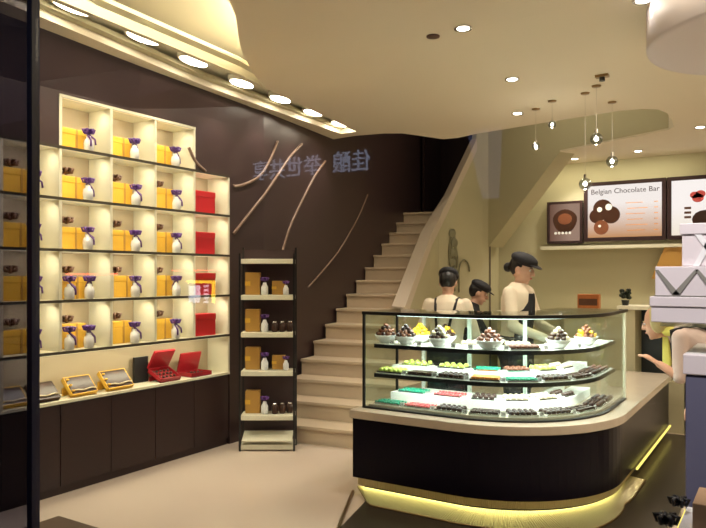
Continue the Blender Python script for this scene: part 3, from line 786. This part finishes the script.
def menu(x0, x1, z0, z1, name, label, pm, frame=.05):
    cx, cz = (x0+x1)/2, (z0+z1)/2; hw, hh = (x1-x0)/2, (z1-z0)/2
    t = thing(name, label, 'menu board', (cx, 9.94, cz), 0, None)
    b = MB(); b.box(-hw, hw, -.06, .055, hh-frame, hh); b.box(-hw, hw, -.06, .055, -hh, -hh+frame); b.box(-hw, -hw+frame, -.06, .055, -hh+frame, hh-frame); b.box(hw-frame, hw, -.06, .055, -hh+frame, hh-frame)
    b.build('frame', M['darkcab'], t)
    MB().box(-hw+frame, hw-frame, -.03, .05, -hh+frame, hh-frame).build('lit_panel', pm, t)
    return t, hw, hh
t, hw, hh = menu(-2.93, -2.43, 2.00, 2.60, 'menu_board', 'small dark lit picture board of a chocolate filled bowl, left of the menu boards', M['posterdark'], .035)
b = MB(); b.prism([(.17*math.cos(a)*(1+.06*math.sin(3*a)), .02+.17*math.sin(a)) for a in [2*PI*k/20 for k in range(20)]], -.034, -.031, 'y'); b.build('printed_bowl', M['choc'], t)
b = MB(); b.prism([(.10*math.cos(a), .05+.08*math.sin(a)) for a in [2*PI*k/16 for k in range(16)]], -.037, -.0345, 'y'); b.build('printed_filling', M['milkchoc'], t)
b = MB()
for k in range(5): b.prism([(-.13+.05*k+.02*math.cos(a), -.15+.02*math.sin(a)) for a in [2*PI*j/10 for j in range(10)]], -.037, -.0345, 'y')
b.build('printed_nuts', M['card'], t)
t, hw, hh = menu(-2.41, -1.35, 2.02, 2.84, 'menu_board', 'large lit menu board headed Belgian Chocolate Bar with a picture of truffles', M['poster'])
text('heading', 'Belgian Chocolate Bar', .099, M['textdark'], t, (-.44, -.032, .245))
for k in range(6):
    MB().box(.02+.02*(k % 2), .24+.03*((k*2) % 3), -.032, -.0305, .10-.075*k, .108-.075*k).build('menu_line', M['orange'], t)
    MB().box(.38, .43, -.032, -.0305, .10-.075*k, .110-.075*k).build('menu_price', M['orange'], t)
for ti_, (cx, cz, r, m_) in enumerate(((-.28, .04, .13, 'choc'), (-.36, -.06, .10, 'choc'), (-.17, -.05, .12, 'choc'), (-.30, -.22, .10, 'milkchoc'))):
    MB().prism([(cx+r*math.cos(a), cz+r*math.sin(a)) for a in [2*PI*k/20 for k in range(20)]], -.033-.0015*ti_, -.031, 'y').build('printed_truffle', M[m_], t)
for (cx, cz, r) in ((-.32, .03, .035), (-.20, .06, .045), (-.32, -.2, .02)):
    MB().prism([(cx+r*math.cos(a), cz+r*math.sin(a)) for a in [2*PI*k/12 for k in range(12)]], -.040, -.0385, 'y').build('printed_highlight', M['card'], t)
t, hw, hh = menu(-1.335, -.25, 2.02, 2.84, 'menu_board', 'pale lit menu board with pink praline drawing, rightmost on the back wall', M['poster3'])
b = MB()
for (cx, cz, r) in ((-.22, .16, .055), (-.15, .17, .06), (-.18, .12, .07)): b.prism([(cx+r*math.cos(a), cz+r*.8*math.sin(a)) for a in [2*PI*k/14 for k in range(14)]], -.033, -.031, 'y')
b.build('printed_praline', M['pink'], t)
MB().prism([(-.10+.15*math.cos(a), -.16+.12*math.sin(a)) for a in [2*PI*k/16 for k in range(16)]], -.033, -.031, 'y').build('printed_chocolate', M['choc'], t)
b = MB()
for k in range(3): b.box(-.34, -.26, -.033, -.031, -.02-.06*k, .01-.06*k)
b.build('printed_mark', M['brown'], t)
tag(MB().box(-3.0, -.2, 9.80, 9.998, 1.915, 1.96).build('wall_ledge', M['cream']), 'long cream ledge under the menu boards on the back wall', 'ledge')
t = tag(MB().prism([(-1.52, 1.50), (-1.36, 1.914), (-.9, 1.914), (-.9, 1.50)], 9.82, 9.87, 'y').build('amber_board', M['amber']), 'slanted amber board below the rightmost menu board', 'board')

# ------------------------------------------------------------------ ceiling fittings
DL = [(-1.77, 4.135, 'near the middle front of the ceiling'), (-.706, 4.274, 'beside the round bulkhead at the top of the photo'), (-1.894, 5.425, 'upper one of the pair above the counter'), (-2.25, 6.60, 'lower one of the pair, nearest the stair opening'),
      (-.79, 8.27, 'at far right above the menu boards'), (-2.463, 9.60, 'left one of two close to the back wall'), (-1.619, 9.44, 'right one of two close to the back wall'),
      (.9, 3.4, 'x'), (.9, 5.4, 'x'), (.9, 7.4, 'x')]  # these three have no fitting: unseen spots added to brighten the room
proto = None
for i, (x, y, nm) in enumerate(DL):
    if i < 7:
        if proto is None:
            t = proto = thing('ceiling_downlight', 'x', 'ceiling light')
            MB().lathe([(.040, -.004), (.058, -.008), (.058, 0), (.040, 0)], seg=20).build('ring', M['ring'], t)
            MB().lathe([(.040, -.006), (.036, -.002)], seg=20).build('lens', M['spot'], t)
        else: t = copy_tree(proto)
        t.location = (x, y, CZ-.0005); t['label'] = 'round recessed downlight with chrome ring, ' + nm; t['group'] = 'recessed downlights'
    spot('downlight', (x-(.16 if i == 1 else 0), y, CZ-.03), (x, y, 0), 80, 1.9 if i != 1 else 1.15, .9)
t = thing('smoke_detector', 'small dark round detector on the ceiling left of the front downlight', 'detector', (-2.0, 4.167, CZ))
MB().lathe([(.03, -.012), (.045, -.008), (.045, -.0005)], seg=18).build('body', M['brown'], t)
t = thing('ceiling_sensor', 'small bronze square ceiling fitting above the pendant lights', 'fitting', (-1.247, 5.701, CZ))
MB().box(-.05, .05, -.03, .03, -.02, -.0005).build('base', M['brassdark'], t); MB().cyl((0, 0, -.02), (0, 0, -.05), .022).build('head', M['black'], t)
pen = thing('pendant_light', 'x', 'pendant light')
MB().lathe([(.035, -.012), (.04, -.0005)], seg=16).build('canopy', M['brassdark'], pen)
cord = MB().cyl((0, 0, -1.0), (0, 0, -.01), .0018, seg=6).build('cord', M['ring'], pen)
gl = MB().ell((0, 0, 0), .048, .048, .048, seg=20, rg=14).build('globe', M['globeglass'], pen)
bb = MB().ell((0, 0, 0), .017, .017, .017, seg=12, rg=8).build('bulb', M['spot'], pen)
sk = MB().cyl((0, 0, .045), (0, 0, .075), .012, seg=10).build('socket', M['chrome'], pen)
pens = [(-1.497, 6.185, 2.35, 'lowest glass globe pendant, hanging in front of the small picture board'), (-1.364, 6.64, 2.60, 'glass globe pendant just left of the Belgian Chocolate Bar heading'),
        (-1.36, 6.0, 2.70, 'glass globe pendant above the menu board, middle of the group'), (-1.82, 6.30, 2.93, 'highest small glass pendant, near the stair opening edge'), (-2.04, 6.52, 2.79, 'leftmost small glass pendant over the counter')]
for i, (x, y, z, nm) in enumerate(pens):
    if i == 0: p = pen
    else: p = copy_tree(pen)
    p.location = (x, y, CZ); p['label'] = nm; p['group'] = 'glass globe pendants'
    L = CZ-z; f = 1.1 if i < 3 else .75
    for ch in p.children:
        b_ = ch.name.split('.')[0]
        if b_ == 'cord': ch.scale = (1, 1, (L-.05))
        if b_ in ('globe', 'bulb', 'socket'): ch.location = (0, 0, -L); ch.scale = (f, f, f)
    l = bpy.data.lights.new('pendant_glow', 'POINT'); l.energy = 1.2; l.color = (1, .9, .7); l.shadow_soft_size = .02
    lo = bpy.data.objects.new('pendant_glow', l); col.objects.link(lo); lo.location = (x, y, z-.06)
t = thing('ceiling_drum', 'round plastered drum hanging from the ceiling at the top right', 'drum', (.03, 4.62, 2.90))
MB().lathe([(.72, 0), (.76, .0), (.765, .01), (.765, .249)], seg=64).build('shell', M['giftwhite'], t)

# ------------------------------------------------------------------ shop front
t = struct(MB().box(-1.414, -1.396, .893, .912, -.02, 3.1).build('trim_10', M['frame']))
struct(MB().box(-4.3, 1.8, .87, .93, 2.82, 2.9).build('trim_11', M['frame']))
struct(MB().box(-1.386, 1.8, .896, .902, 0, 2.82).build('window_1', M['window']))
struct(MB().box(-4.3, -1.418, .896, .902, 0, 2.82).build('window_2', M['windowdark']))
struct(MB().box(1.8, 1.86, .87, .93, 0, 3.1).build('trim_12', M['frame']))
struct(MB().box(-1.62, -1.612, .893, .907, -.02, 2.82).build('trim_13', M['frame']))
# across the street: dark facade with lit signs (they show as reflections in the window)
struct(MB().box(-16, 5, -7.4, -7.2, 0, 5).build('wall_opposite', M['reveal']))
M['signglow'] = emat('blue white sign glow', (.62, .72, 1, 1), 2.4); M['neonred'] = emat('red neon', (1, .06, .04, 1), 12); M['neonyellow'] = emat('yellow neon', (1, .75, .05, 1), 12)
M['signwhite'] = emat('white lit sign', (.8, .88, 1, 1), 7); M['signpanel'] = emat('dim blue screen', (.35, .42, .8, 1), .8)
t = thing('street_sign', 'blue white lettering on the facade across the street, mirrored in the window', 'sign', (-5.35, -7.178, 3.18))
text('letters', '佳酿  举世共享', .36, M['signglow'], t, (0, 0, 0), (PI/2, 0, PI), .01)
t = thing('neon_sign', 'red and yellow neon across the street, mirrored over the wall shelf', 'sign', (-9.0, -7.178, 1.1))
MB().box(-3.8, -2.2, -.02, .02, .45, .485).build('red_tube', M['neonred'], t); MB().box(-.65, .6, -.02, .02, .52, .545).build('red_tube', M['neonred'], t)
b = MB(); b.box(-.25, .42, -.02, .02, .30, .35); b.box(.37, .42, -.02, .02, -.05, .30); b.build('yellow_tube', M['neonyellow'], t)
b = MB(); b.box(-.20, .05, -.02, .02, -.05, .26); b.build('white_sign', M['signwhite'], t)
b = MB()
for k in range(5): b.box(.18, .26, -.02, .02, -.05+.07*k, -.01+.07*k)
b.build('white_dots', M['signwhite'], t)
t = thing('lit_screen', 'dim blue screen across the street, mirrored on the stair wall', 'screen', (-3.50, -7.178, 3.10))
MB().prism([(-.28, .45), (.22, .48), (.18, -.5), (-.05, -.5)], -.02, .02, 'y').build('panel', M['signpanel'], t)

# doormat
t = tag(MB().box(-3.93, -2.7, 1.6, 2.70, .0005, .014).build('doormat', M['mat'], None, bevel=.004), 'brown doormat on the cream floor by the shop window', 'mat')

# ------------------------------------------------------------------ boxes at the near right
FR = Vector((-.29, 1.9, 0))
t = thing('display_rack', 'chrome wall rack with glass shelf carrying pale gift boxes at the near right', 'rack', (.35, 2.0, 0))
for yy in (-.1, .14): MB().box(.28, .30, yy-.01, yy+.01, 0, 2.0).build('post', M['chrome'], t)
MB().box(-.62, .28, -.12, .17, 1.421, 1.429).build('glass_shelf', M['glass'], t)
for yy in (-.1, .14): MB().box(-.1, .28, yy-.004, yy+.004, 1.408, 1.4205).build('bracket', M['chrome'], t)
t = thing('gift_box', 'wide plain pale lilac gift box, lowest in the stack on the glass shelf', 'box', (-.045, 2.02, 1.4295))
MB().box(-.25, .25, -.12, .12, 0, .045).build('body', M['giftwhite'], t, bevel=.002); MB().box(-.253, .253, -.123, .123, .04, .0655).build('lid', M['giftwhite'], t, bevel=.002)
t = thing('gift_box', 'pale gift box with grey zigzag ribbon folds in the middle of the stack', 'box', (-.04, 2.02, 1.4955))
MB().box(-.245, .245, -.12, .12, 0, .076).build('body', M['giftwhite'], t, bevel=.002)
b = MB()
zz = [(-.243+.046*k, .068 if k % 2 == 0 else .006) for k in range(11)]
for (a, c) in zip(zz, zz[1:]): b.prism([(a[0]-.002, a[1]), (a[0]+.006, a[1]), (c[0]+.010, c[1]), (c[0]-.008, c[1])] if a[1] > c[1] else [(a[0]-.008, a[1]), (a[0]+.010, a[1]), (c[0]+.006, c[1]), (c[0]-.002, c[1])], -.1225, -.1205, 'y')
b.build('ribbon_fold', M['giftgrey'], t)
MB().box(-.246, .246, -.1222, -.1202, .0, .003).build('edge_line', M['giftgrey'], t)
t = thing('gift_box', 'small pale gift box with crossed ribbon, topmost of the stack at right', 'box', (-.03, 2.02, 1.5725))
MB().box(-.195, .195, -.1, .1, 0, .085).build('body', M['giftwhite'], t, bevel=.002); MB().box(-.20, .20, -.104, .104, .08, .108).build('lid', M['giftwhite'], t, bevel=.002)
b = MB(); b.prism([(-.17, .0), (-.155, .0), (-.115, .079), (-.13, .079)], -.103, -.1005, 'y'); b.prism([(-.115, .0), (-.10, .0), (-.15, .079), (-.165, .079)], -.103, -.1005, 'y'); b.build('ribbon', M['card'], t)
t = thing('storage_box', 'tall blue grey box with lilac lid at the right edge, below the gift boxes', 'box', (.01, 2.02, 0))
MB().box(-.225, .3, -.12, .2, 0, 1.30).build('body', M['bluebox'], t, bevel=.004); MB().box(-.23, .3, -.125, .2, 1.301, 1.352).build('lid', M['giftwhite'], t, bevel=.003)
t = thing('low_stand', 'low white stand at the bottom right corner', 'stand', (-.17, 1.56, 0))
MB().box(-.02, .3, -.15, .15, .98, 1.0).build('top', M['cream'], t)
for sx, sy in ((.0, -.13), (.28, -.13), (.0, .13), (.28, .13)): MB().box(sx-.01, sx+.01, sy-.01, sy+.01, 0, .98).build('leg', M['chrome'], t)
t = thing('gift_box', 'low white box with dark ribbon at the very bottom right corner', 'box', (-.08, 1.54, 1.001)); MB().box(-.1, .2, -.08, .08, 0, .055).build('body', M['card'], t, bevel=.002)
b = MB(); bow(b, (-.125, -.03, .05), .026); bow(b, (-.11, .03, .072), .022); b.build('ribbon_bow', M['black'], t)
t = thing('small_box', 'small tan box standing on the low white box at the bottom right', 'box', (-.095, 1.54, 1.057)); MB().box(-.06, .14, -.06, .06, 0, .05).build('body', M['tan'], t, bevel=.002)

# ------------------------------------------------------------------ people
def person(label, loc, rz, H=1.64, lean=0, head_turn=0, head_nod=0, hair='black', cap=True, shirt='shirt', skin='skin', arms=None, feet=None, braces=False, apron=True, bun=False, sleeve=1.0, strap=False, hand_curl=.5):
    k = H/1.64
    t = thing('person', label, 'person', loc, rz)
    hip = Vector((0, 0, .90*k)); Rl = Matrix.Rotation(lean, 3, 'X')
    up = lambda x, y, z: hip + Rl @ (Vector((x*k, y*k, z*k-hip.z)))          # local frame faces -y
    nk = up(0, .0, 1.38); hc = up(0, -.02, 1.515)
    hq = Matrix.Rotation(head_turn, 4, 'Z') @ Matrix.Rotation(lean*.45+head_nod, 4, 'X')
    HM = Matrix.Translation(hc) @ hq @ Matrix.Scale(k, 4)
    hp = lambda x, y, z: HM @ Vector((x, y, z))
    if arms is None: arms = {-1: ((-.25, -.06, 1.05), (-.17, -.30, .98)), 1: ((.25, -.06, 1.05), (.17, -.30, .98))}
    def torso(b, g):
        prof = [(.80, .155, .105), (.90, .165, .115), (1.02, .135, .10), (1.15, .15, .11), (1.27, .17, .115), (1.34, .165, .095), (1.385, .09, .065), (1.41, .052, .052)]
        rs = []
        for z, rx, ry in prof:
            rs.append([up((rx+g)*math.cos(2*PI*i/20), (ry+g)*math.sin(2*PI*i/20)+.0, z) for i in range(20)])
        b.rings(rs)
    def arm(b, s, g, to_wrist):
        sh = up(s*.165, 0, 1.325); el = Vector(arms[s][0])*k; wr = Vector(arms[s][1])*k
        b.caps(sh, el, .047*k+g, .036*k+g)
        if to_wrist: b.caps(el, el.lerp(wr, to_wrist), .036*k+g, .026*k+g*.7)
        return sh, el, wr
    def leg(b, s, g, lo=1.0):
        hp_ = up(s*.085, .0, .86); ft = Vector(feet[s]) if feet else Vector((s*.10*k, .0, .07))
        kn = hp_.lerp(ft, .5)+Vector((0, -.03, 0))
        b.caps(hp_, kn, .082*k+g, .055*k+g); b.caps(kn, ft if lo == 1 else kn.lerp(ft, lo), .055*k+g, .038*k+g)
        return ft
    b = MB(); torso(b, 0)
    b.caps(up(0, .0, 1.37), hc+Vector((0, 0, -.04*k)), .052*k, .048*k)
    # head
    b.ell(hp(0, .012, .02), .072*k, .092*k, .105*k, hq); b.ell(hp(0, -.022, -.045), .056*k, .062*k, .065*k, hq)
    b.caps(hp(0, -.050, -.085), hp(0, -.062, -.092), .022*k, .018*k)
    b.caps(hp(0, -.082, .025), hp(0, -.103, -.018), .009*k, .014*k)
    for s in (-1, 1):
        b.ell(hp(s*.072, .012, 0), .012*k, .02*k, .03*k, hq); b.ell(hp(s*.013, -.09, -.022), .009*k, .011*k, .008*k, hq)
        b.caps(hp(-.02, -.082, -.052), hp(.02, -.082, -.052), .008*k, .008*k)
    for s in (-1, 1):
        sh, el, wr = arm(b, s, 0, 1.0)
        d_ = (wr-el).normalized(); sd = d_.cross(Vector((0, 0, 1)))
        sd = sd.normalized() if sd.length > .1 else Vector((1, 0, 0)); nn = sd.cross(d_)      # palm normal
        if nn.z > 0: nn = -nn
        palm = wr + d_*.085*k
        b.caps(wr, palm, .028*k, .036*k, flat=.45, side=sd)
        for q, ln in ((-1.5, .060), (-.5, .074), (.5, .080), (1.5, .070)):
            a0 = palm + sd*q*.018*k - d_*.01; c1 = (d_*math.cos(hand_curl*.5)+nn*math.sin(hand_curl*.5)); c2 = (d_*math.cos(hand_curl*1.3)+nn*math.sin(hand_curl*1.3))
            a1 = a0 + c1*ln*.55*k; a2 = a1 + c2*ln*.5*k
            b.caps(a0, a1, .0088*k, .0080*k, 8); b.caps(a1, a2, .0080*k, .0065*k, 8)
        sg = s*(1 if sd.x < 0 else -1)
        a0 = wr + d_*.03*k + sd*sg*.022*k; a1 = a0 + (d_*.6+sd*sg*.7+nn*.3).normalized()*.045*k; a2 = a1 + (d_*.9+sd*sg*.1+nn*.4).normalized()*.032*k
        b.caps(a0, a1, .012*k, .010*k, 8); b.caps(a1, a2, .010*k, .008*k, 8)
    for s in (-1, 1):
        ft = leg(b, s, 0)
        b.caps(ft+Vector((0, .02, -.03)), ft+Vector((0, -.13, -.045)), .036*k, .026*k)
    remeshed(b, 'body', M[skin], t, .0075, 4)
    # clothes
    b = MB(); torso(b, .012)
    for s in (-1, 1): arm(b, s, .012, sleeve)
    b.bm.verts.ensure_lookup_table()
    remeshed(b, 'shirt' if shirt != 'blouse' else 'blouse', M[shirt], t, .011, 4)
    b = MB()
    for s in (-1, 1): leg(b, s, .014, .93)
    b.rings([[up((rx+.016)*math.cos(2*PI*i/20), (ry+.016)*math.sin(2*PI*i/20), z) for i in range(20)] for z, rx, ry in ((.78, .15, .105), (.9, .166, .118), (.98, .145, .108))])
    remeshed(b, 'trousers', M['blackcloth'], t, .013, 3)
    b = MB()
    for s in (-1, 1):
        ft = Vector(feet[s]) if feet else Vector((s*.10*k, .0, .07))
        b.caps(ft+Vector((0, .025, -.03)), ft+Vector((0, -.14, -.04)), .044, .034)
    remeshed(b, 'shoes', M['blackcloth'], t, .012, 2)
    # hair and face
    b = MB(); b.ell(hp(0, .03, .032), .080*k, .092*k, .103*k, hq)
    if bun: b.ell(hp(0, .13, -.01), .042*k, .040*k, .042*k, hq)
    if hair == 'blond':
        b.ell(hp(0, .09, -.02), .06*k, .05*k, .07*k, hq)
        for s in (-1, 1): b.ell(hp(s*.055, .01, .0), .03*k, .05*k, .075*k, hq)
    remeshed(b, 'hair', M['blond' if hair == 'blond' else 'hair'], t, .008, 2)
    for s in (-1, 1):
        MB().ell(hp(s*.03, -.079, .012), .013*k, .007*k, .008*k, hq, 10, 8).build('eye', M['card'], t); MB().ell(hp(s*.03, -.0845, .012), .006*k, .004*k, .006*k, hq, 8, 6).build('iris', M['eye'], t)
        MB().caps(hp(s*.016, -.088, .032), hp(s*.045, -.078, .034), .0035, .003, 6).build('eyebrow', M['hair' if hair != 'blond' else 'blond'], t)
    MB().ell(hp(0, -.090, -.052), .022*k, .006*k, .007*k, hq, 12, 6).build('lips', M['lips'], t)
    if cap:
        c_ = thing('cap', '', ''); 
        for key in ('label', 'category'): del c_[key]
        bpy.data.objects.remove(c_)
        b = MB(); b.ell(hp(0, .005, .085), .094*k, .118*k, .058*k, hq @ Matrix.Rotation(.12, 4, 'X'), 20, 10)
        cp = remeshed(b, 'cap', M['blackcloth'], t, .009, 3)
        b = MB(); b.ell(hp(0, -.098, .056), .068*k, .062*k, .008*k, hq @ Matrix.Rotation(.25, 4, 'X'), 16, 8); b.build('brim', M['blackcloth'], cp)
    if braces:
        for s in (-1, 1):
            b = MB(); b.tube([up(s*.085, -.10, 1.30), up(s*.10, -.03, 1.385), up(s*.095, .06, 1.365), up(s*.085, .122, 1.28), up(s*.055 if s < 0 else s*.075, .136, 1.18), up(s*.02 if s < 0 else s*.065, .125, 1.02)], .013, 6); b.build('apron_strap', M['blackcloth'], t)
    if apron:
        b = MB(); rs = []
        for z, rx, ry in ((.55, .20, .15), (.75, .195, .15), (.90, .185, .140), (1.02, .155, .122), (1.15, .165, .130), (1.28, .10, .136), (1.33, .07, .13)):
            rs.append([up((rx+gg)*math.sin(th), -(ry+gg)*math.cos(th), z) for gg, ths in ((0, [(-1.1+2.2*i/8)*(1 if z < 1.2 else .55) for i in range(9)]), (.006, [(1.1-2.2*i/8)*(1 if z < 1.2 else .55) for i in range(9)])) for th in ths])
        b.rings(rs); b.build('apron', M['blackcloth'], t)
    if strap:
        b = MB(); b.tube([up(-.10, -.13, .98), up(-.05, -.14, 1.15), up(.08, -.10, 1.33), up(.13, .0, 1.40), up(.11, .12, 1.30), up(.02, .15, 1.1), up(-.12, .14, .95)], .014, 6); b.build('bag_strap', M['blackcloth'], t)
        b = MB(); b.lathe([(.075, -.02), (.09, .0), (.085, .03), (.06, .045)], c=tuple(nk+Vector((0, -.01, -.01))), seg=20); b.caps(nk+Vector((0, -.07, -.03)), nk+Vector((0, -.06, -.22)), .03, .045, 12, .4); b.build('scarf', M['scarf'], t)
    return t
person('person seen from the back behind the case, black straps over cream shirt', (-2.52, 5.52, 0), PI+.25, H=1.60, lean=.10, head_nod=.35, braces=True)
person('person bending between the two cream shirted staff, only black cap and dark shoulders showing', (-2.80, 6.35, 0), PI*.62, H=1.53, lean=.38, head_nod=.2, shirt='blackcloth', arms={-1: ((-.22, -.35, .95), (-.15, -.52, .85)), 1: ((.22, -.35, .95), (.15, -.52, .85))})
person('person in black flat cap and cream shirt in profile facing right behind the case', (-2.0, 5.80, 0), PI*.5-.12, H=1.73, lean=.08, bun=True, head_nod=.22, skin='skin', arms={-1: ((-.24, -.10, 1.06), (-.16, -.33, .98)), 1: ((.24, -.10, 1.06), (.16, -.33, .98))})
person('blond person in pale blouse leaning over the counter, pointing at the case', (-.25, 5.32, 0), -PI/2, H=1.64, lean=1.02, head_nod=-.20, hair='blond', cap=False, shirt='blouse', skin='skin2', apron=False, bun=True, strap=True, sleeve=.15,
       arms={-1: ((-.20, -.30, .86), (-.06, -.32, .66)), 1: ((.22, -.36, .86), (.20, -.49, .935))}, feet={-1: (-.11, .10, .07), 1: (.11, .02, .07)}, hand_curl=.35)

# ------------------------------------------------------------------ lights
for c in range(5):
    for r in range(5 if 1 <= c <= 3 else 4):
        area('cell_light', (-4.36, (YS[c]+YS[c+1])/2, ZS[r+1]-.03), (-4.50, (YS[c]+YS[c+1])/2, ZS[r]+.05), 1.05, .30, .03, (1, .94, .68))
area('niche_light', (-4.36, 3.62, .965), (-4.5, 3.62, .70), 5.0, 1.9, .03, (1, .93, .64))
# light bars of the glass case
for z, p in ((1.255, 3.8), (1.03, 2.6), (.82, 2.6)):
    area('case_light', (-2.15, 4.38, z), (-2.15, 4.42, 0), p, .55, .04, (.92, 1, .93))
    for a in (.3, .8, 1.3):
        area('case_light', (CX+.60*math.sin(a), CY-.60*math.cos(a), z), (CX+.56*math.sin(a), CY-.56*math.cos(a), 0), p*.8, .25, .25, (.92, 1, .93))
    area('case_light', (-1.25, 5.35, z), (-1.3, 5.35, 0), p*.6, .04, .5, (.92, 1, .93))
# tray cove light shining up on the raised ceiling
area('cove_light', (-2.50, 2.6, CZ+.19), (-3.2, 3.0, CZ+.36), 26, 2.2, .05, (1, .96, .72))
area('cove_light', (-3.20, 4.2, CZ+.19), (-3.7, 3.9, CZ+.36), 15, 1.2, .05, (1, .96, .72))
# light over the back counter
area('back_light', (-2.2, 9.55, CZ-.05), (-2.2, 9.9, 1.5), 14, 2.4, .1, (1, .9, .6))
area('room_fill', (.6, 5.0, CZ-.04), (.6, 5.0, 0), 90, 2.5, 5.0, (1, .86, .62))  # unseen area light added as ambient fill for the shop
area('floor_bounce_fill', (-3.0, 3.0, CZ+.30), (-3.0, 3.0, 0), 20, .8, 2.5, (1, .86, .6))  # fill without a fitting, facing down for bounce off the floor
area('stairwell_fill', (-2.6, 7.8, 4.45), (-2.6, 8.2, 2.5), 22, 1.6, .8, (1, .88, .62))  # added area light, out of view, lifts the dark bulkhead and upper stairs
for x_ in (-.55, .0): spot('gift_stack_fill', (x_, 1.08, 2.75), (-.1, 2.0, 1.5), 75, .9, .8, (1, .93, .88))  # unseen spots added to brighten the pale gift boxes
struct(MB().rings([[(-4.325, y, 2.835), (-4.32+dx_, y, CZ+.0), (-4.325, y, CZ+.01)] for y, dx_ in ((1.0, .38), (2.71, .235), (3.6, .13), (4.97, .01))]).build('trim_14', M['darkwall']))
W = bpy.data.worlds.new('night'); scene.world = W; W.use_nodes = True
W.node_tree.nodes['Background'].inputs[0].default_value = (.30, .30, .5, 1); W.node_tree.nodes['Background'].inputs[1].default_value = .10

# ------------------------------------------------------------------ camera
cam = bpy.data.cameras.new('camera'); co = bpy.data.objects.new('camera', cam); col.objects.link(co)
co.location = (0, 0, 1.55); co.rotation_euler = (PI/2, 0, math.radians(32.3))
cam.sensor_width = 36; cam.lens = 686/706*36; cam.shift_y = 11/706; cam.clip_start = .05
scene.camera = co
vs = scene.view_settings; vs.view_transform = 'Standard'; vs.look = 'None'; vs.gamma = 1; vs.exposure = .14; vs.use_curve_mapping = False
